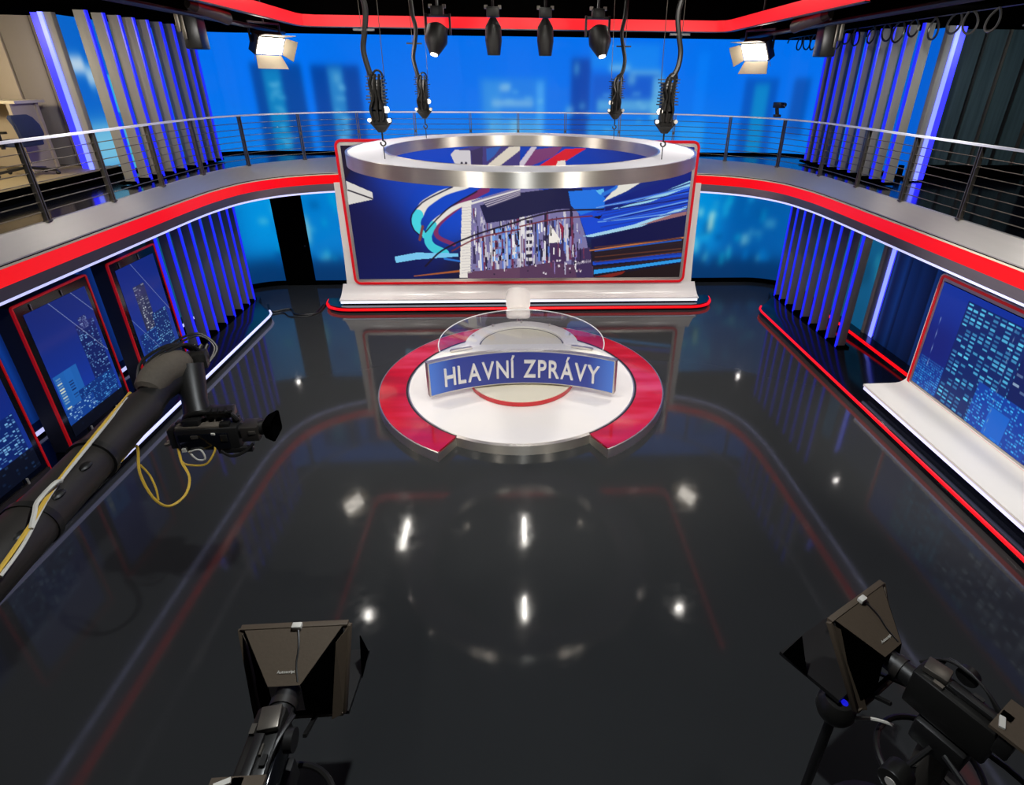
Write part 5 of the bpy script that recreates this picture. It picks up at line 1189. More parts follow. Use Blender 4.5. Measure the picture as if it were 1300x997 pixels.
def hoist(x, y, label, flip):
    t = thing('chain_hoist', label, 'hoist', (x, y, 3.8), 0, 'chain hoists above the ring', local=False)
    h = MB()
    h.box((x, y, 4.40), (.15, .12, .46)); h.prism([(x-.075, y-.06), (x+.075, y-.06), (x+.075, y+.06), (x-.075, y+.06)], 4.30, 4.34)
    h.build('motor_box', 'blackplastic', t, bevel=.01)
    c = MB()
    c.add([(x-.12, y-.05, 4.24), (x+.12, y-.05, 4.24), (x+.12, y-.05, 4.20), (x+.03, y-.05, 4.09), (x-.03, y-.05, 4.09), (x-.12, y-.05, 4.20)]+[(x-.12, y+.05, 4.24), (x+.12, y+.05, 4.24), (x+.12, y+.05, 4.20), (x+.03, y+.05, 4.09), (x-.03, y+.05, 4.09), (x-.12, y+.05, 4.20)],
          [(0, 1, 2, 3, 4, 5), (11, 10, 9, 8, 7, 6)]+[(i, (i+1) % 6, 6+(i+1) % 6, 6+i) for i in range(6)])
    c.build('hook_block', 'black', t, bevel=.006)
    for s in (-1, 1): MB().cyl((x+s*.11, y-.07, 4.22), (x+s*.11, y-.05, 4.22), .022, n=12).build('bolt', 'steel', t)
    MB().cyl((x+flip*.09, y-.075, 4.33), (x+flip*.09, y-.055, 4.33), .035, n=14).build('pulley', 'steel', t)
    fins_ = MB()
    for k in range(9): fins_.box((x+rh.uniform(-.01, .01), y-.02, 4.40+k*.032), (.21+rh.uniform(-.03, .03), .09, .012))
    fins_.build('cable_clips', 'black', t)
    for k in range(3):
        pts = [(x-.06+k*.05, y-.07, 4.22), (x-.08+k*.07, y-.09, 4.34), (x-.03+k*.03, y-.10, 4.46), (x-.06+k*.05, y-.09, 4.58), (x-.03+k*.04, y-.06, 4.68)]
        MB().tube(cr(pts, 5), .014, 6).build('cable', 'blackplastic', t)
    MB().tube([(x+.03+.05*math.cos(a), y-.04, 4.66+.06*math.sin(a)) for a in [2*math.pi*i/16 for i in range(16)]], .012, 6, closed=True).build('cable_loop', 'blackplastic', t)
    MB().tube(cr([(x-.03, y-.03, 4.62), (x-.07*flip, y-.02, 4.75), (x-.10*flip, y, 4.92), (x-.06*flip, y, 5.10), (x-.03*flip, y, 5.3), (x-.07*flip, y, 5.6), (x-.09*flip, y, 6.7)], 6), .030, 8).build('power_cable', 'black', t)
    MB().box((x-.07*flip, y, 5.10), (.22, .03, .02)).build('guide_bar', 'black', t)
    for s in (-1, 1): MB().cyl((x+s*.09, y, 4.6), (x+s*.11, y, 6.7), .004, n=6).build('wire', 'steeldark', t)
    hk = [(x, y-.0, 4.10), (x, y, 4.03)]+[(x+.028*math.sin(a), y, 4.0-.028+.028*math.cos(a)+.0) for a in [R_(q) for q in range(0, 330, 30)]]
    MB().tube(hk, .010, 6).build('hook', 'black', t); MB().cyl((x, y, 3.95), (x, y, 3.80), .006, n=6).build('sling', 'black', t)
hoist(-1.57, 6.95, 'black chain hoist over the ring, nearer one on the left', 1)
hoist(1.69, 7.0, 'black chain hoist over the ring, nearer one on the right', -1)
hoist(-1.45, 9.5, 'black chain hoist over the ring, farther one on the left', 1)
hoist(1.52, 9.58, 'black chain hoist over the ring, farther one on the right', -1)

# ------------------------------------------------------------------ lamps in the grid
lb = thing('ceiling_light_band', 'glowing red band hung below the black ceiling', 'light band', (0, 12.2, 5.49))
bp = [(-3.95, 7.4), (-3.95, 11.9), (-3.90, 12.1), (-3.7, 12.2), (3.75, 12.2), (3.92, 12.1), (3.97, 11.9), (3.97, 7.4)]
q0 = [Vector((x, y, 5.49)) for x, y in bp]; q1 = at_z(q0, 5.67); q2 = at_z(off(q0, .06), 5.67); q3 = at_z(off(q0, .06), 5.49)
MB().shell(q0, q1, q2, q3).build('band', 'redbandtop', lb)
MB().shell(at_z(q0, 5.475), at_z(q0, 5.49), at_z(off(q0, .07), 5.49), at_z(off(q0, .07), 5.475)).build('lower_lip', 'steeldark', lb)
for x, y in ((-3.98, 7.8), (-3.98, 10), (-2, 12.23), (2, 12.23), (4.0, 7.8), (4.0, 10)): MB().cyl((x, y, 5.6), (x, y, 6.72), .015, n=6).build('hanger', 'void', lb)
for x, lab in ((-3.3, 'leftmost'), (-1.9, 'second from left'), (-.6, 'left of the middle'), (.7, 'right of the middle'), (1.9, 'second from right'), (3.3, 'rightmost')):
    tag(MB().cyl((x, 2.5, 6.42), (x, 12.4, 6.42), .03, n=8).build('grid_pipe', 'black'), 'dark lighting grid pipe running front to back under the ceiling, '+lab, 'pipe', 'pipes of the lighting grid')
def strip(x, y, L, lab):
    t = thing('strip_lamp', lab, 'lamp', (x, y, 6.15), 0, 'strip lamps in the lighting grid')
    MB().box((x, y, 6.24), (.16, L+.1, .08)).build('housing', 'black', t); MB().box((x, y, 6.19), (.065, L, .03)).build('lamp_tube', 'tube', t)
    MB().cyl((x, y, 6.27), (x, y, 6.71), .015, n=6).build('hanger', 'black', t)
strip(-3.12, 11.4, 1.0, 'bright white strip lamp near the ceiling, left of the centre line')
strip(.03, 11.4, 1.0, 'bright white strip lamp near the ceiling over the back of the stage')
strip(0, 8.95, .62, 'short white strip lamp near the ceiling straight above the ring')
strip(2.95, 11.4, .25, 'small white strip lamp near the ceiling, right of the centre line')

def barn(s, label):
    c = Vector((s*4.3, 11.4, 5.12))
    t = thing('barn_door_light', label, 'lamp', tuple(c), 0, 'barn door lights', local=True)
    f = Vector((-s*.72, -.42, -.52)).normalized()       # beam direction, in towards the desk
    x = f.cross(Vector((0, 0, 1))).normalized(); z = x.cross(f); m3 = Matrix((x, f, z)).transposed()
    W = lambda a, b, c_: m3 @ Vector((a, b, c_))
    t.rotation_euler = (0, 0, 0)
    MB().box(W(0, -.09, 0), (.56, .16, .34), M3=m3).build('housing', 'black', t, bevel=.01)
    MB().box(W(0, 0, 0), (.50, .02, .28), M3=m3).build('lamp_panel', 'panel', t)
    dm = M('door_inside', (176, 164, 142), .6)
    for a, b, ang, ln in ((0, -.17, 40, .22), (0, .17, -35, .22)):
        p0, p1 = W(-.26, .0, b), W(.26, .0, b); d = W(0, math.cos(R_(ang)), math.copysign(math.sin(R_(abs(ang))), b))*ln
        m = MB(); e = W(0, -.006, 0)
        vs = [p0, p1, p1+d+W(.06, 0, 0), p0+d-W(.06, 0, 0)]; nn = (p1-p0).cross(d).normalized()*.008
        m.add([q for q in vs]+[q+nn for q in vs], [(0, 1, 2, 3), (7, 6, 5, 4)]+[(i, (i+1) % 4, 4+(i+1) % 4, 4+i) for i in range(4)]); m.build('barn_door', dm, t)
    for b in (-.28, .28):
        p0, p1 = W(b, 0, -.15), W(b, 0, .15); d = W(math.copysign(.13, b), .15, 0)
        m = MB(); vs = [p0, p1, p1+d+W(0, 0, .03), p0+d-W(0, 0, .03)]; nn = (p1-p0).cross(d).normalized()*.008
        m.add([q for q in vs]+[q+nn for q in vs], [(0, 1, 2, 3), (7, 6, 5, 4)]+[(i, (i+1) % 4, 4+(i+1) % 4, 4+i) for i in range(4)]); m.build('barn_door', dm, t)
    y = MB()
    for b in (-.31, .31): y.bar(W(b, -.1, 0), W(b, -.1, 0)+Vector((0, 0, .3)), .03, .03, (0, 1, 0))
    y.bar(W(-.32, -.1, 0)+Vector((0, 0, .3)), W(.32, -.1, 0)+Vector((0, 0, .3)), .03, .03); e = W(0, -.1, 0)+Vector((0, 0, .3)); y.cyl(e, (e.x, e.y, 1.58), .02, n=8)
    y.build('yoke', 'black', t); k = W(-s*-.30, -.06, .12)
    MB().cyl(W(s*.31, -.1, 0), W(s*.35, -.1, 0), .07, n=18).build('yoke_knob', 'steel', t)
barn(-1, 'white barn door light hanging under the ceiling, left'); barn(1, 'white barn door light hanging under the ceiling, right')

def moving(x, y, label, kind, s=1):
    t = thing('moving_head_light', label, 'lamp', (x, y, 5.0), 0, 'dark stage lights in a row', local=False)
    MB().box((x, y, 5.60), (.20, .16, .14)).build('base', 'black', t, bevel=.01)
    MB().cyl((x, y, 5.66), (x, y, 6.72), .022, n=8).build('hanger', 'black', t)
    for k in (-1, 1): MB().box((x+k*.11, y, 5.67), (.05, .06, .05)).build('clamp', 'steeldark', t)
    if kind == 'slim':
        MB().tube([(x, y, 5.52), (x, y-.01, 5.4), (x, y-.03, 5.2), (x, y-.05, 5.0), (x, y-.05, 4.99)], [.05, .125, .135, .105, .10], 16).build('head', 'black', t)
        MB().box((x, y-.12, 5.30), (.05, .06, .24)).build('arm', 'blackplastic', t, bevel=.01)
    else:
        d = Vector((s*.30, -.35, -1)).normalized(); p = Vector((x, y, 5.42))
        MB().tube([p, p+d*.05, p+d*.25, p+d*.34, p+d*.46], [.08, .165, .185, .14, .075], 16).build('head', 'black', t)
        MB().cyl(p+d*.455, p+d*.475, .055, n=16).build('lens', 'lens', t, label='bright lens')
        y_ = MB()
        for k in (-1, 1): y_.box((x+k*.19, y, 5.42), (.03, .08, .3))
        y_.box((x, y, 5.54), (.40, .08, .04)); y_.build('arm', 'black', t)
moving(-1.27, 10.5, 'dark stage light with a bright lens, leftmost of the centre four', 'lens', -.6)
moving(-.39, 10.5, 'slim dark stage light, left one of the middle pair', 'slim')
moving(.45, 10.5, 'slim dark stage light, right one of the middle pair', 'slim')
moving(1.30, 10.5, 'dark stage light with a bright lens, rightmost of the centre four', 'lens', .6)
def boxlight(x, y, label):
    t = thing('flood_light', label, 'lamp', (x, y, 5.0), 0, 'boxy flood lights', local=False)
    MB().box((x, y, 5.22), (.24, .24, .46)).build('housing', 'blackplastic', t, bevel=.02)
    MB().box((x+(.06 if x > 0 else -.06), y-.14, 5.28), (.035, .03, .34)).build('handle', 'steeldark', t, bevel=.008)
    MB().box((x+(.16 if x > 0 else -.16), y, 5.34), (.06, .2, .28)).build('side_bracket', 'steeldark', t, bevel=.01)
    MB().cyl((x, y, 5.45), (x, y, 5.6), .03, n=8).build('hanger', 'black', t)
boxlight(-4.62, 9.5, 'boxy dark flood light hanging beside the left fins'); boxlight(4.65, 9.5, 'boxy dark flood light hanging beside the right fins')
# small lamps at the two arms of the band
for s, lab in ((-1, 'grey tube lamp on the left arm of the red light band'), (1, 'grey tube lamp on the right arm of the red light band')):
    t = thing('profile_light', lab, 'lamp', (s*4.3, 9.3, 5.3))
    MB().cyl((s*4.30, 9.0, 5.48), (s*4.12, 9.5, 5.38), .075, .085).build('barrel', 'steeldark', t); MB().cyl((s*4.34, 8.9, 5.50), (s*4.30, 9.0, 5.48), .055, .075).build('rear_cap', 'blackplastic', t)
    MB().cyl((s*4.22, 9.25, 5.43), (s*4.22, 9.25, 6.7), .02, n=8).build('hanger', 'black', t)
    pp = MB().cyl((s*4.45, 3, 5.40), (s*4.45, 12.6, 5.40), .035, n=8)
    for yy in (5, 9.7): pp.cyl((s*4.45, yy, 5.4), (s*4.45, yy, 6.7), .02, n=6)
    tag(pp.build('side_pipe', 'black'), 'black side pipe beside the red band, %s' % ('left' if s < 0 else 'right'), 'pipe')
# coiled cables along the right
t = thing('coiled_cable', 'black coiled cable looping along the top of the right fins', 'cable', (5.8, 10, 5.2))
pts = []
for i in range(520):
    a = i*.19; y = 12.9-i*.0112
    pts.append((5.62+.04*math.sin(i*.05), y+.20*math.cos(a), 5.36+.15*math.sin(a)+.03*math.sin(i*.11)))
MB().tube(pts, .014, 5).build('coil', 'black', t)
MB().cyl((5.62, 13.0, 5.47), (5.62, 5.5, 5.47), .03, n=8).build('support_pipe', 'black', t)
# ------------------------------------------------------------------ monitors under the gallery
def city(nu, nv, asp, seed, blds, sky, dens=.5, haze=None):
    q = Pic(nu, nv, asp); rr = np.random.RandomState(seed)
    top, bot = np.array(sky[0], float), np.array(sky[1], float)
    q.c = top+(bot-top)*(q.v[..., None]**1.2)
    for (u0, v0, u1, v1, base, wcol, cu, cv, p) in blds:
        q.rect(u0, v0, u1, v1, base)
        iu = np.floor((q.u-u0)/cu).astype(int); iv = np.floor((q.v-v0)/cv).astype(int)
        fu = (q.u-u0)/cu-iu; fv = (q.v-v0)/cv-iv
        tab = rr.rand(400, 400); lit = tab[np.clip(iv, 0, 399), np.clip(iu, 0, 399)]
        m = (q.u > u0) & (q.u < u1) & (q.v > v0) & (q.v < v1) & (fu > .15) & (fu < .85) & (fv > .25) & (fv < .75) & (lit < p)
        q._mix(m*(.35+.65*lit/max(p, 1e-6)), wcol)
    return q
def mframe(x, y0, z0, y1, z1, r, wd, dp, side):
    a = rounded(y0, z0, y1, z1, r, 3); b = rounded(y0+wd, z0+wd, y1-wd, z1-wd, max(r-wd, .004), 3)
    P = [[Vector((xx, y, z)) for y, z in q+[q[0]]] for q, xx in ((a, x), (b, x), (b, x+side*dp), (a, x+side*dp))]
    return MB().ribbon(*(P+[P[0]]))
lmon = [(4.74, 6.05, 'nearest portrait monitor on the left with bright office windows in the picture', 41), (6.44, 7.73, 'middle portrait monitor on the left with a dusk sky and tower picture', 42), (8.17, 9.35, 'farthest portrait monitor on the left, beside the fins', 43)]
for i, (y0, y1, lab, sd) in enumerate(lmon):
    t = thing('portrait_monitor', lab, 'monitor', (-6.1, (y0+y1)/2, .12), 0, 'portrait monitors on the left')
    x = -5.98
    b = MB(); P = rounded(y0, .125, y1, 2.19, .02, 2); n = len(P)
    b.add([(x-.03, y, z) for y, z in P]+[(x-.25, y, z) for y, z in P], [tuple(range(n)), tuple(reversed(range(n, 2*n)))]+[(k, (k+1) % n, n+(k+1) % n, n+k) for k in range(n)])
    b.build('housing', M('monitor_housing', (58, 60, 66), .45, .2), t)
    mframe(x, y0, .125, y1, 2.19, .03, .022, .035, -1).build('red_frame', 'redtrim', t, label='thin red frame')
    MB().box((x-.02, (y0+y1)/2, 1.16), (.02, y1-y0-.05, 2.0)).build('bezel', 'darkglossy', t)
    MB().box((x-.005, (y0+y1)/2, .185), (.04, y1-y0-.06, .07)).build('ledge', 'steeldark', t)
    for f in (.3, .72): MB().cyl((x+.02, y0+(y1-y0)*f, .22), (x+.02, y0+(y1-y0)*f, .30), .012, n=8).build('peg', 'whitecable', t)
    for f in (.2, .6): MB().cyl((x, y0+(y1-y0)*f, 2.06), (x, y0+(y1-y0)*f, 2.14), .008, n=6).build('hook', 'steel', t)
    if i == 0: bl = [(0, .25, .45, 1, (8, 40, 110), (150, 196, 226), .05, .02, .55), (.35, .3, .8, .75, (10, 50, 130), (170, 206, 230), .07, .022, .6), (.5, .55, .95, .86, (8, 34, 100), (120, 180, 226), .045, .018, .55), (0, .84, 1, 1, (4, 10, 26), (20, 40, 70), .05, .03, .2)]; sky = ((10, 30, 110), (16, 50, 140))
    elif i == 1: bl = [(.62, .25, .95, 1, (14, 30, 92), (110, 160, 210), .03, .018, .35), (.7, .2, .84, .3, (30, 40, 100), (150, 180, 220), .02, .012, .5), (.02, .5, .42, .85, (28, 92, 170), (10, 40, 110), .4, .9, .0), (.04, .52, .15, .8, (28, 92, 170), (206, 214, 190), .1, .022, .75), (.2, .5, .32, .74, (30, 96, 176), (8, 30, 80), .1, .022, .8), (.3, .7, .96, .92, (10, 46, 116), (80, 160, 226), .028, .016, .4), (0, .78, .5, .92, (14, 60, 140), (150, 196, 230), .04, .015, .45), (0, .9, 1, 1, (3, 6, 18), (10, 20, 40), .05, .03, .1)]; sky = ((12, 34, 110), (22, 60, 170))
    else: bl = [(.25, .2, .55, 1, (40, 46, 80), (170, 180, 190), .1, .02, .3), (.3, .22, .42, .6, (50, 54, 86), (180, 190, 200), .04, .02, .5), (.5, .5, .9, 1, (14, 40, 100), (120, 180, 220), .03, .02, .4), (.05, .62, .5, 1, (12, 40, 110), (100, 170, 220), .035, .02, .4), (0, .88, 1, 1, (4, 10, 30), (40, 80, 120), .04, .02, .3)]; sky = ((10, 34, 120), (30, 60, 150))
    pc = city(110, 180, .6, sd, bl, sky)
    pc.soft(-.1, .22, 1.1, .3, (60, 50, 120), .05, .35, .05)
    if i: pc.line([(.35, -.02), (1.0, .55)], (150, 160, 190), .006, .006)  # pale reflected wires painted into the picture
    if i == 1: pc.line([(.72, -.02), (1.0, .2)], (150, 160, 190), .006, .006)
    if i == 2: pc.line([(0, .45), (.6, .95)], (130, 150, 190), .006, .006)
    zt = 2.05
    screen('display', t, flat((x-.006, y0+.12, zt), (x-.006, y1-.10, zt), (x-.006, y0+.12, .30)), pc)
# right landscape monitor on its white ramp
t = thing('landscape_monitor', 'large landscape monitor with night skyscraper picture on a white ramp, right', 'monitor', (6.1, 5.2, .12))
Y0, Y1 = 2.9, 7.55
mframe(6.09, Y0, .36, Y1, 2.20, .09, .02, .06, 1).build('white_edge', 'white', t)
mframe(6.085, Y0+.02, .38, Y1-.02, 2.18, .08, .038, .06, 1).build('red_frame', 'redtrim', t, label='red rounded frame')
mframe(6.095, Y0+.055, .415, Y1-.055, 2.145, .05, .05, .05, 1).build('bezel', 'steel', t)
MB().box((6.2, (Y0+Y1)/2, 1.28), (.16, Y1-Y0-.04, 1.78)).build('housing', 'void', t)
bl = [(.0, .70, .40, 1.0, (8, 58, 150), (60, 170, 240), .0085, .022, .8), (.12, .06, .62, 1.0, (6, 34, 100), (90, 200, 240), .026, .036, .75), (.36, .10, .42, 1.0, (8, 26, 90), (200, 226, 240), .03, .04, .3), (.42, .12, 1.0, .8, (6, 26, 92), (206, 226, 240), .03, .045, .5),
      (.26, .62, .5, 1.0, (6, 60, 160), (70, 190, 250), .010, .026, .55), (.33, .75, .40, 1.0, (10, 96, 200), (20, 120, 220), .03, .1, .3), (.48, .68, 1.0, 1.0, (8, 44, 140), (120, 206, 246), .009, .022, .6)]
pc = city(340, 150, 2.75, 77, bl, ((6, 46, 150), (14, 34, 120)))
pc.soft(-.1, .35, .13, .75, (20, 22, 100), .04, .6, .15)
pc.line([(.035, .3), (.045, .78)], (130, 150, 200), .0012, .0012); pc.line([(.31, .1), (.34, .98)], (120, 150, 190), .001, .001)  # thin wire reflections painted over the skyline
screen('display', t, flat((6.088, Y1-.115, 2.085), (6.088, Y0+.115, 2.085), (6.088, Y1-.115, .475)), pc)
rp = [(6.16, .70), (6.13, .50), (6.09, .42), (6.03, .375), (5.95, .355), (5.43, .345), (5.43, .31), (6.3, .31), (6.3, .70)]
m = MB(); m.shell(*[[Vector((x, Y0-.3, z)), Vector((x, Y1+.02, z))] for x, z in rp]); m.build('ramp', 'whitematte', t, label='white ramp below the monitor')
MB().box((5.448, (Y0+Y1)/2-.14, .285), (.03, Y1-Y0+.28, .05)).build('light_strip', 'coolled', t, label='cool white light line under the ramp')
MB().box((5.95, (Y0+Y1)/2-.14, .215), (.9, Y1-Y0+.2, .19)).build('plinth', 'darkglossy', t)
MB().bar((6.1, Y1-.02, .72), (6.1, Y1-.02, 1.9), .02, .03, (0, 1, 0)).build('side_edge', 'white', t)

# ------------------------------------------------------------------ upstairs office, left: wall panels, desk with screen, chair
of = thing('office_wall', 'grey beige panelled office wall beyond the left railing', 'wall panels', (-7.8, 10, 3.1))
for k in range(5):
    MB().box((-7.19-k*.50, 10.36+.02*(k % 2), 4.3), (.48, .10, 2.36)).build('panel', 'greywall' if k < 2 else 'beige', of, bevel=.01)
MB().box((-8.1, 10.28, 3.2), (2.4, .06, .16)).build('skirting', 'void', of)
st_ = thing('office_step', 'low black step in front of the office furniture, left', 'step', (-7.9, 8, 3.1))
MB().box((-8.0, 8.3, 3.188), (2.65, 3.8, .17)).build('riser', 'void', st_)
MB().box((-8.0, 8.3, 3.279), (2.62, 3.76, .012)).build('tread', M('office_floor', (150, 134, 100), .5), st_)
d = bpy.data.lights.new('office_lamp_or_fill', 'AREA'); d.energy = 30; d.size = .6; d.color = (.8, .95, 1); o = bpy.data.objects.new('office_lamp_or_fill', d); COL.objects.link(o); o.location = (8.0, 7.8, 5.35); aim(o, (8.0, 9.9, 4.0))  # added fill so the smoked panes show; this office has no lamp
dsk = thing('office_desk', 'beige office desk with side panel beyond the left railing', 'desk', (-8.3, 9.3, 3.28))
MB().box((-8.25, 9.97, 3.79), (1.5, .05, .98)).build('modesty_panel', 'beige', dsk); MB().box((-8.25, 9.78, 4.27), (1.6, .6, .04)).build('desktop', M('desk_cream', (206, 194, 166), .5), dsk)
MB().box((-7.56, 9.76, 3.77), (.05, .55, .96)).build('side_panel', 'beige', dsk)
ch = thing('office_chair', 'dark office swivel chair on the left gallery', 'chair', (-7.34, 9.12, 3.28))
cx, cy = -7.34, 9.12
MB().cyl((cx, cy, 3.36), (cx, cy, 3.68), .03, n=12).build('column', 'blackplastic', ch)
for k in range(5):
    a = R_(72*k+20); e = (cx+.36*math.cos(a), cy+.36*math.sin(a))
    lg = MB().bar((cx, cy, 3.40), (e[0], e[1], 3.35), .05, .035).build('leg', 'blackplastic', ch)
    MB().sphere((e[0], e[1], 3.312), .03, 10, 6).build('castor', 'black', lg)
MB().prism([(cx+x, cy+y) for x, y in rounded(-.24, -.24, .24, .24, .08)], 3.70, 3.78).build('seat', 'navy', ch, bevel=.02)
bkm = MB(); N = 10; fr = []; ba = []
for z, hw, dx in ((3.76, .19, .20), (3.86, .22, .22), (3.98, .22, .20), (4.08, .2, .15), (4.12, .15, .12)):
    fr.append([Vector((cx+dx, cy+hw*(2*i/N-1), z)) for i in range(N+1)]); ba.append([q+Vector((.05, 0, 0)) for q in fr[-1]])
bkm.shell(*(fr+ba[::-1])); bkm.build('backrest', 'navy', ch, bevel=.008)
MB().bar((cx+.1, cy, 3.72), (cx+.26, cy, 3.84), .06, .03).build('back_bracket', 'blackplastic', ch)
al = MB()
for s in (-1, 1): al.box((cx-.02, cy+s*.27, 3.90), (.26, .06, .03)); al.box((cx, cy+s*.27, 3.80), (.04, .03, .24))
al.build('armrest', 'blackplastic', ch)
d = bpy.data.lights.new('office_lamp_or_fill', 'AREA'); d.energy = 95; d.size = .8; d.color = (1, .84, .6); o = bpy.data.objects.new('office_lamp_or_fill', d); COL.objects.link(o); o.location = (-7.9, 7.6, 5.35); aim(o, (-7.9, 9.0, 3.4))
# right: dark glazed office front
og = thing('glazed_partition', 'dark glazed partition of the unlit office beyond the right railing', 'partition', (7.9, 10, 3.1))
for k in range(6):
    MB().box((7.12+k*.40, 10.32, 4.3), (.37, .04, 2.3)).build('pane', 'smoke', og); MB().box((6.93+k*.40, 10.30, 4.3), (.035, .07, 2.34)).build('mullion', 'steeldark' if k % 2 else 'black', og)
MB().box((8.0, 10.26, 3.22), (2.3, .1, .2)).build('sill', 'void', og)
# small camera clamped to the rail, right back
pz = thing('rail_camera', 'small black camera clamped on the handrail at the back right', 'camera', (5.02, 11.62, 4.02))
c = Vector((5.02, 11.62, 4.03))
MB().box(c+Vector((0, 0, .02)), (.12, .10, .05)).build('clamp', 'black', pz, bevel=.006); MB().cyl(c+Vector((0, 0, .04)), c+Vector((-.03, 0, .16)), .035, n=10).build('neck', 'black', pz)
MB().box(c+Vector((0, -.02, .21)), (.13, .2, .10), R_(25)).build('body', 'black', pz, bevel=.012); MB().cyl(c+Vector((.03, -.12, .22)), c+Vector((.06, -.17, .22)), .032, n=12).build('lens', 'lensdark', pz)

# ------------------------------------------------------------------ jib crane on the left
jb = thing('jib_crane', 'long dark camera crane arm reaching in from the left', 'crane', (-2.58, .7, 0))
A, Bv = Vector((-2.57, .55, 2.42)), Vector((-2.76, 3.62, 2.50))
dv = (Bv-A)
MB().tube([A, A+dv*.30, A+dv*.31, A+dv*.62, A+dv*.63, Bv], [.135, .135, .142, .138, .13, .125], 24).build('arm', 'rubber', jb)
for f in (.3, .46, .62, .8): q = A+dv*f; e = dv.normalized()*.02; MB().cyl(q-e, q+e, .146, n=24).build('collar', 'blackplastic', jb)
for k, (f, s) in enumerate(((.66, 1), (.74, 1), (.56, 1), (.4, 1))):
    q = A+dv*f+Vector((.09, 0, .09)); MB().sphere(q, .03, 10, 6, (1, 1.6, .6)).build('bolt_cap', 'black', jb)
MB().tube([Bv, Bv+Vector((-.01, .2, .01)), Bv+Vector((0, .36, .02)), Bv+Vector((.02, .55, .02))], [.115, .10, .12, .09], 16).build('knuckle', 'black', jb)
MB().tube(cr([Bv+Vector((-.02, .10, .07)), Bv+Vector((-.01, .25, .12)), Bv+Vector((.02, .42, .12)), Bv+Vector((.06, .52, .08))], 5), [.06, .09, .10, .105, .11, .11, .11, .115, .12, .12, .12, .115, .11, .10, .08, .07], 12).build('cover', 'cloth', jb, label='grey cloth cover on the crane head')
for k in range(3): MB().tube(cr([Bv+Vector((-.08+k*.03, .12, .12)), Bv+Vector((-.12+k*.05, .3, .22)), Bv+Vector((-.02+k*.05, .55, .24)), Bv+Vector((.10+k*.02, .62, .10)), Bv+Vector((.12, .5, 0))], 5), .012, 6).build('hose', 'black', jb)
MB().tube([(-2.66, 4.10, 2.60), (-2.65, 4.05, 2.5), (-2.60, 3.94, 2.36), (-2.56, 3.86, 2.24)], [.10, .105, .09, .10], 14).build('head_column', 'black', jb)
MB().box((-2.66, 4.22, 2.58), (.16, .12, .14), R_(15)).build('motor', 'blackplastic', jb, bevel=.02)
for k in range(3): MB().cyl((-2.72+k*.05, 4.27, 2.62), (-2.71+k*.05, 4.33, 2.66), .014, n=8).build('connector', 'black', jb)
for k in range(2): MB().tube(cr([(-2.76+k*.03, 3.95, 2.62), (-2.80, 4.15, 2.70+k*.03), (-2.70, 4.38, 2.72+k*.02), (-2.58+k*.02, 4.36, 2.62), (-2.60, 4.22, 2.52)], 6), .009, 6).build('cable', 'black', jb)
MB().cyl((-2.57, .75, 0.0), (-2.57, .75, 2.34), .09).build('pedestal_column', 'black', jb)
for k in range(3):
    a = R_(120*k+30); MB().bar((-2.57, .75, .3), (-2.57+.6*math.cos(a), .75+.6*math.sin(a), .04), .08, .08).build('pedestal_leg', 'black', jb)
MB().box((-2.57, .75, 2.30), (.26, .3, .16)).build('pivot', 'black', jb, bevel=.02)
MB().tube(cr([(-2.87, 3.68, 2.58), (-2.74, 3.24, 2.625), (-2.62, 2.61, 2.61), (-2.52, 2.22, 2.585), (-2.42, 1.7, 2.55)], 6), .011, 6).build('yellow_cable', 'yellow', jb, label='yellow cable along the arm')
MB().tube(cr([(-2.80, 3.55, 2.61), (-2.66, 2.92, 2.625), (-2.60, 2.53, 2.60), (-2.5, 2.2, 2.57), (-2.46, 2.0, 2.56)], 6), .009, 6).build('white_cable', 'whitecable', jb, label='white cord along the arm')
MB().tube(cr([(-2.60, 2.62, 2.62), (-2.57, 2.55, 2.66), (-2.60, 2.45, 2.62), (-2.55, 2.36, 2.62), (-2.52, 2.28, 2.59)], 5), .012, 6).build('cord_knot', 'whitecable', jb)
MB().tube(cr([(-2.64, 3.10, 2.40), (-2.72, 3.37, 2.33), (-2.72, 3.31, 2.14), (-2.66, 3.27, 1.95), (-2.61, 3.32, 1.83), (-2.55, 3.43, 1.84), (-2.57, 3.56, 1.9), (-2.66, 3.66, 1.98), (-2.70, 3.74, 2.07)], 6), .010, 6).build('yellow_loop', 'yellow', jb, label='yellow cable loop hanging below the camera')
MB().tube(cr([(-2.72, 3.34, 2.19), (-2.69, 3.35, 2.09), (-2.65, 3.31, 2.0), (-2.64, 3.28, 1.92)], 5), .007, 6).build('yellow_tail', 'yellow', jb)

# camera carried by the crane
cm = thing('crane_camera', 'black broadcast camera hanging from the crane head, lens to the right', 'camera', (-2.40, 3.80, 2.0), R_(4), local=True)
b = MB(); b.box((-.06, 0, .13), (.46, .16, .20)); b.build('body', 'black', cm, bevel=.02)
MB().box((-.08, -.085, .12), (.36, .012, .14)).build('side_panel', 'darkglossy', cm, bevel=.004)
MB().box((-.10, 0, .235), (.36, .13, .025)).build('top_plate', 'cloth', cm, bevel=.008)
MB().tube(cr([(-.24, 0, .22), (-.2, 0, .31), (-.05, 0, .335), (.10, 0, .32), (.16, 0, .25)], 5), .018, 8).build('handle', 'blackplastic', cm)
MB().box((.03, .06, .30), (.2, .09, .08)).build('viewfinder', 'blackplastic', cm, bevel=.012)
for k in range(4): MB().box((-.02+k*.05, -.02, .355), (.03, .06, .02), R_(10*k)).build('knob', 'black', cm)
MB().cyl((.15, 0, .15), (.22, 0, .155), .062).build('lens_mount', 'black', cm)
MB().box((.255, -.01, .16), (.13, .15, .13)).build('lens_servo', 'rubber', cm, bevel=.012)
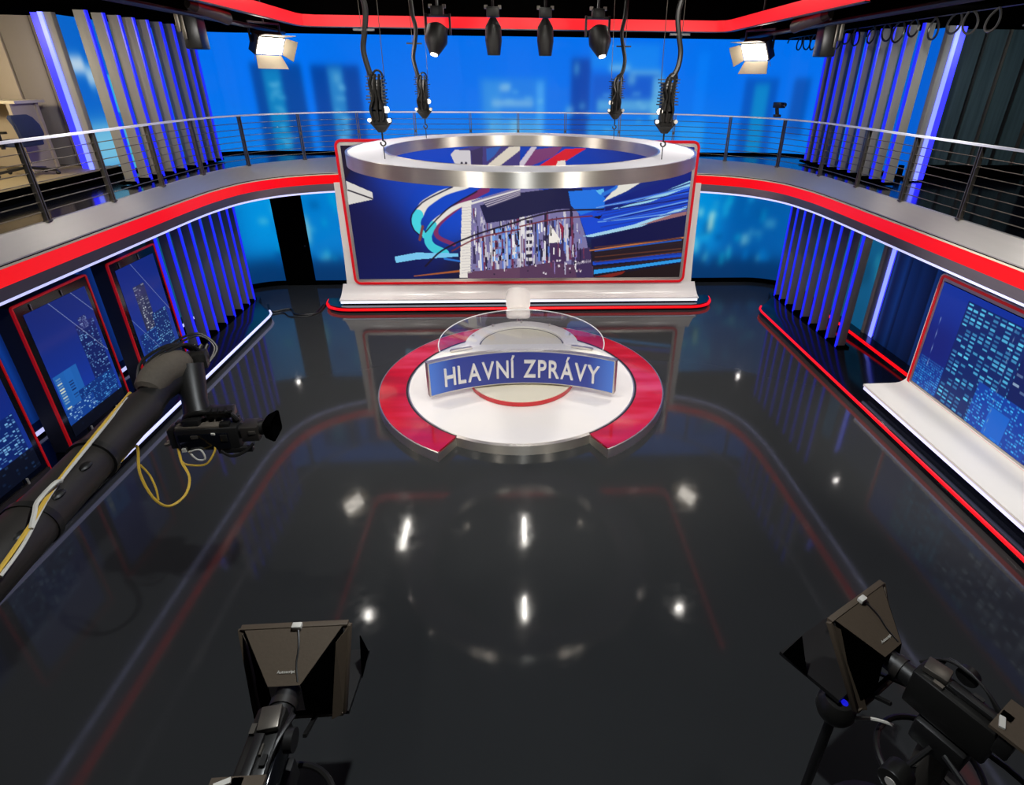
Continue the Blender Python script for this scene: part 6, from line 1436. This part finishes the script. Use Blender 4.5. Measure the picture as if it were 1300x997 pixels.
MB().cyl((.30, 0, .17), (.36, 0, .175), .055, .065).build('lens_barrel', 'black', cm); MB().cyl((.345, 0, .176), (.35, 0, .176), .06).build('front_lens', 'lensdark', cm)
def rr(x, hy, hz, r): return [Vector((x, y, z+.178)) for y, z in rounded(-hy, -hz, hy, hz, r, 3)]
def ring(q): return q+[q[0]]
MB().ribbon(ring(rr(.355, .066, .058, .02)), ring(rr(.37, .085, .07, .025)), ring(rr(.425, .108, .09, .03)), ring(rr(.435, .108, .09, .03)), ring(rr(.435, .092, .076, .02)), ring(rr(.375, .07, .058, .02))).build('lens_hood', 'void', cm, fix=False)
MB().add(rr(.375, .071, .059, .02), [tuple(range(16))]).build('hood_mask', 'void', cm)
for k, (x, y, z, a, b2, c2, mt) in enumerate(((-.18, -.03, .262, .06, .05, .02, 'steeldark'), (-.02, .04, .262, .09, .04, .03, 'black'), (.08, -.04, .245, .07, .05, .03, 'blackplastic'), (.14, .03, .25, .05, .04, .04, 'black'), (-.27, .03, .235, .06, .06, .03, 'black'), (-.14, -.092, .17, .05, .01, .03, 'steeldark'), (.0, -.092, .19, .03, .01, .02, 'whitecable'), (.07, -.092, .15, .05, .012, .06, 'blackplastic'), (.28, -.088, .18, .05, .01, .03, 'steeldark'))):
    MB().box((x, y, z), (a, b2, c2), R_(6*(k % 3-1))).build('fitting', mt, cm, bevel=.003)
MB().box((-.31, 0, .14), (.07, .13, .17)).build('rear_panel', 'blackplastic', cm, bevel=.012)
for k in range(3): MB().cyl((-.345, -.05+k*.04, .10), (-.385, -.05+k*.04, .09), .015, n=10).build('plug', 'steeldark', cm)
MB().box((-.24, -.09, .06), (.03, .02, .03)).build('switch', 'whitecable', cm)
MB().box((.12, -.06, .02), (.26, .04, .05)).build('focus_rod', 'black', cm, bevel=.01)
MB().tube(cr([(-.30, -.06, .06), (-.28, -.10, -.04), (-.2, -.14, -.05), (-.08, -.15, -.04), (-.02, -.10, .04), (-.02, -.08, .08)], 5), .008, 6).build('yellow_cable', 'yellow', cm, label='yellow cable under the camera')
MB().tube(cr([(-.22, -.08, .04), (-.16, -.11, -.02), (-.10, -.11, -.02), (-.12, -.1, .06), (-.2, -.1, .05)], 5), .007, 6).build('grey_cable', 'whitecable', cm)
MB().tube(cr([(.02, -.09, .03), (.1, -.11, -.01), (.2, -.1, .02), (.27, -.08, .08)], 5), .012, 6).build('servo_cable', 'black', cm)
MB().box((-.16, 0, .27), (.12, .12, .05)).build('mount_plate', 'black', cm, bevel=.008)

# ------------------------------------------------------------------ the two teleprompter cameras at the front
def text_mesh(s_, size, parent, name, mat, m4):
    vs, fs = glyph(s_, .01, 0); x0 = min(v[0] for v in vs); x1 = max(v[0] for v in vs); k = size/(x1-x0)
    m = MB(); m.add([m4 @ Vector(((v[0]-(x0+x1)/2)*k, v[1]*k, v[2]*.1)) for v in vs], fs); m.build(name, mat, parent)
def quad(m, pts, th=.008):
    p = [Vector(q) for q in pts]; nn = (p[1]-p[0]).cross(p[2]-p[0]).normalized()*th; k = len(p)
    m.add(p+[q-nn for q in p], [tuple(range(k)), tuple(reversed(range(k, 2*k)))]+[(i, (i+1) % k, k+(i+1) % k, k+i) for i in range(k)]); return m
def prompter(x, y, yaw, label, hw, far):
    t = thing('studio_camera', label, 'camera', (x, y, 0), yaw, 'teleprompter cameras at the front', local=True)
    # pedestal
    MB().lathe([(0, .03), (.40, .03), (.42, .08), (.40, .16), (.16, .24), (.12, .30), (0, .30)], (0, -.35, 0), 32).build('pedestal_base', 'black', t)
    for k in range(3):
        a = R_(120*k+90); MB().cyl((.32*math.cos(a)-.03, -.35+.32*math.sin(a), .045), (.32*math.cos(a)+.03, -.35+.32*math.sin(a), .045), .045, n=14).build('wheel', 'blackplastic', t)
    MB().tube([(0, -.35, .28), (0, -.35, .75), (0, -.35, .76), (0, -.35, 1.30)], [.11, .11, .085, .085], 20).build('column', 'steeldark', t)
    MB().tube([(.27*math.cos(a), -.35+.27*math.sin(a), 1.12) for a in [2*math.pi*i/36 for i in range(36)]], .018, 8, closed=True).build('steering_ring', 'blackplastic', t)
    sp = MB()
    for k in range(3): a = R_(120*k+30); sp.bar((0, -.35, 1.12), (.27*math.cos(a), -.35+.27*math.sin(a), 1.12), .03, .015)
    sp.build('ring_spoke', 'black', t)
    MB().box((0, -.35, 1.38), (.2, .26, .16)).build('pan_head', 'black', t, bevel=.02)
    # camera
    MB().box((0, -.33, 1.60), (.15, .42, .25)).build('body', 'blackplastic', t, bevel=.018)
    MB().box((0, -.42, 1.745), (.05, .30, .035)).build('handle', 'black', t, bevel=.012)
    MB().box((.085, -.34, 1.62), (.02, .3, .16)).build('side_panel', 'darkglossy', t, bevel=.006)
    MB().cyl((0, -.13, 1.60), (0, .05, 1.60), .062).build('lens', 'black', t); MB().cyl((0, -.06, 1.60), (0, -.02, 1.60), .072).build('focus_ring', 'rubber', t)
    MB().box((.02, -.2, 1.75), (.10, .12, .035), R_(8)).build('accessory_shoe', 'steeldark', t, bevel=.006)
    for k in range(4): MB().box((-.05+k*.035, -.24-k*.05, 1.735), (.025, .05, .02)).build('knob', 'black' if k % 2 else 'steeldark', t)
    for k in range(3): MB().tube(cr([(.08, -.10-k*.05, 1.66), (.12+k*.01, -.2, 1.76), (.10, -.38, 1.78), (.07, -.52-k*.03, 1.66)], 5), .008, 6).build('cable', 'black', t)
    # viewfinder with sunshade on the rear
    MB().box((0, -.52, 1.76), (.05, .05, .10)).build('viewfinder_arm', 'black', t)
    MB().box((0, -.57, 1.80), (.24, .16, .02)).build('viewfinder_shade', 'fabric', t); MB().box((0, -.57, 1.72), (.22, .07, .14)).build('viewfinder', 'blackplastic', t, bevel=.01)
    MB().box((-.06, -.52, 1.815), (.07, .025, .012), R_(20)).build('shade_label', 'whitecable', t)
    MB().cyl((.13, -.30, 1.73), (.17, -.30, 1.73), .055, n=20).build('zoom_drum', 'black', t)
    for s in (-1, 1):
        MB().tube([(s*.10, -.4, 1.38), (s*.16, -.6, 1.34), (s*.24, -.85, 1.24)], .016, 8).build('pan_bar', 'black', t)
    pc_ = MB().cyl((-.36, -.30, 1.22), (-.24, -.30, 1.22), .075, n=22).build('focus_control', 'blackplastic', t, bevel=.01)
    MB().cyl((-.365, -.30, 1.22), (-.36, -.30, 1.22), .03, n=14).build('emblem_disc', 'whitecable', pc_)
    MB().tube([(-.24, -.30, 1.22), (-.1, -.34, 1.36)], .015, 8).build('control_rod', 'black', t)
    # hood: tilted frame, fabric faces running back to the lens
    TF = [(-hw, .28, 1.82), (hw, .28, 1.82)]; BF = [(-hw*.82, .09-far, 1.31), (hw*.82, .09-far, 1.31)]
    bz = [(-.085, .02, 1.675), (.085, .02, 1.675)]; bzl = [(-.085, .0, 1.47), (.085, .0, 1.47)]
    fm = MB()
    for p0, p1 in ((TF[0], TF[1]), (TF[0], BF[0]), (TF[1], BF[1]), (BF[0], BF[1])): fm.bar(p0, p1, .035, .03)
    fm.build('hood_frame', 'fabric', t, bevel=.004)
    i_ = .028
    TFi = [(-hw+i_, .265, 1.822), (hw-i_, .265, 1.822)]
    quad(MB(), [TFi[0], TFi[1], bz[1], bz[0]]).build('hood_top', 'fabric', t, label='brown black fabric top of the hood')
    quad(MB(), [TFi[0], bz[0], bzl[0], (BF[0][0]+i_, .10-far, 1.33)]).build('hood_side', 'void', t); quad(MB(), [TFi[1], (BF[1][0]-i_, .10-far, 1.33), bzl[1], bz[1]]).build('hood_side', 'void', t)
    quad(MB(), [(BF[0][0]+i_, .10-far, 1.33), bzl[0], bzl[1], (BF[1][0]-i_, .10-far, 1.33)]).build('hood_bottom', 'void', t)
    for s in (-1, 1): quad(MB(), [(s*hw, .27, 1.81), (s*hw*.82, .085-far, 1.31), (s*(hw*.82-.06), .055-far, 1.31), (s*(hw-.06), .20, 1.77)]).build('side_rail', 'fabric', t)
    MB().add([(-hw*.9, .10, 1.27), (hw*.9, .10, 1.27), (hw*1.02, .50, 1.27), (-hw*1.02, .50, 1.27), (-hw*.9, .10, 1.30), (hw*.9, .10, 1.30), (hw*1.02, .50, 1.30), (-hw*1.02, .50, 1.30)], [(3, 2, 1, 0), (4, 5, 6, 7), (0, 1, 5, 4), (1, 2, 6, 5), (2, 3, 7, 6), (3, 0, 4, 7)]).build('prompter_screen', 'black', t)
    MB().add([(-hw*1.02, .30, 1.30), (-hw*1.02, .48, 1.30), (-hw*1.02, .40, 1.56), (-hw*1.0, .30, 1.30), (-hw*1.0, .48, 1.30), (-hw*1.0, .40, 1.56)], [(0, 1, 2), (5, 4, 3), (0, 3, 4, 1), (1, 4, 5, 2), (2, 5, 3, 0)]).build('side_wing', 'void', t)
    MB().add([(hw*1.02, .30, 1.30), (hw*1.02, .48, 1.30), (hw*1.02, .40, 1.56), (hw*1.0, .30, 1.30), (hw*1.0, .48, 1.30), (hw*1.0, .40, 1.56)], [(0, 1, 2), (5, 4, 3), (0, 3, 4, 1), (1, 4, 5, 2), (2, 5, 3, 0)]).build('side_wing', 'void', t)
    for s in (-1, 1): MB().bar((s*.10, -.10, 1.42), (s*.10, .14, 1.30), .02, .02).build('support_rod', 'black', t)
    MB().box((.02, .262, 1.842), (.055, .035, .03)).build('tally_light', 'whitecable', t, bevel=.006, label='small white tally light')
    MB().tube(cr([(.03, .25, 1.833), (.05, .17, 1.79), (.05, .1, 1.74), (.07, .03, 1.69)], 4), .005, 5).build('tally_cable', 'black', t)
    a, b_, c_ = Vector(TFi[0]), Vector(TFi[1]), Vector(bz[0]); xa = (b_-a).normalized(); mid_ = (Vector(bz[0])+Vector(bz[1]))/2; midt = (a+b_)/2; ya = (midt-mid_).normalized(); za = xa.cross(ya)
    m4 = Matrix.Translation(mid_+ya*.06+za*.014) @ Matrix((xa, ya, za)).transposed().to_4x4()
    text_mesh('Autoscript', .095, t, 'lettering', 'whitecable', m4)
    return t
prompter(-1.345, 1.99, R_(1), 'black teleprompter camera at the front left, hood towards the desk', .30, 0)
prompter(2.12, 2.06, R_(29), 'black teleprompter camera at the front right, turned towards the desk', .27, .08)
# blue lit control beside the right camera
bl_ = thing('control_dome', 'dark rounded control unit with a blue light beside the right camera', 'control unit', (1.90, 2.08, 0))
MB().lathe([(0, 1.10), (.10, 1.10), (.115, 1.14), (.11, 1.20), (.08, 1.24), (0, 1.25)], (1.90, 2.08, 0), 28).build('dome', 'blackplastic', bl_)
MB().sphere((1.915, 2.05, 1.235), .028, 12, 8, (1, 1, .6)).build('blue_light', 'bluelamp', bl_, label='blue glowing light')
MB().cyl((1.90, 2.08, .03), (1.90, 2.08, 1.10), .03).build('stand', 'black', bl_); MB().lathe([(0, 0), (.075, 0), (.07, .03), (0, .04)], (1.90, 2.08, 0), 24).build('stand_base', 'black', bl_)
tag(MB().tube(cr([(1.93, 2.02, 1.12), (2.0, 1.98, 1.2), (2.08, 1.95, 1.22), (2.16, 1.93, 1.2)], 5), .010, 6).build('control_cable', 'whitecable'), 'pale cable between the blue lit control and the right camera', 'cable')
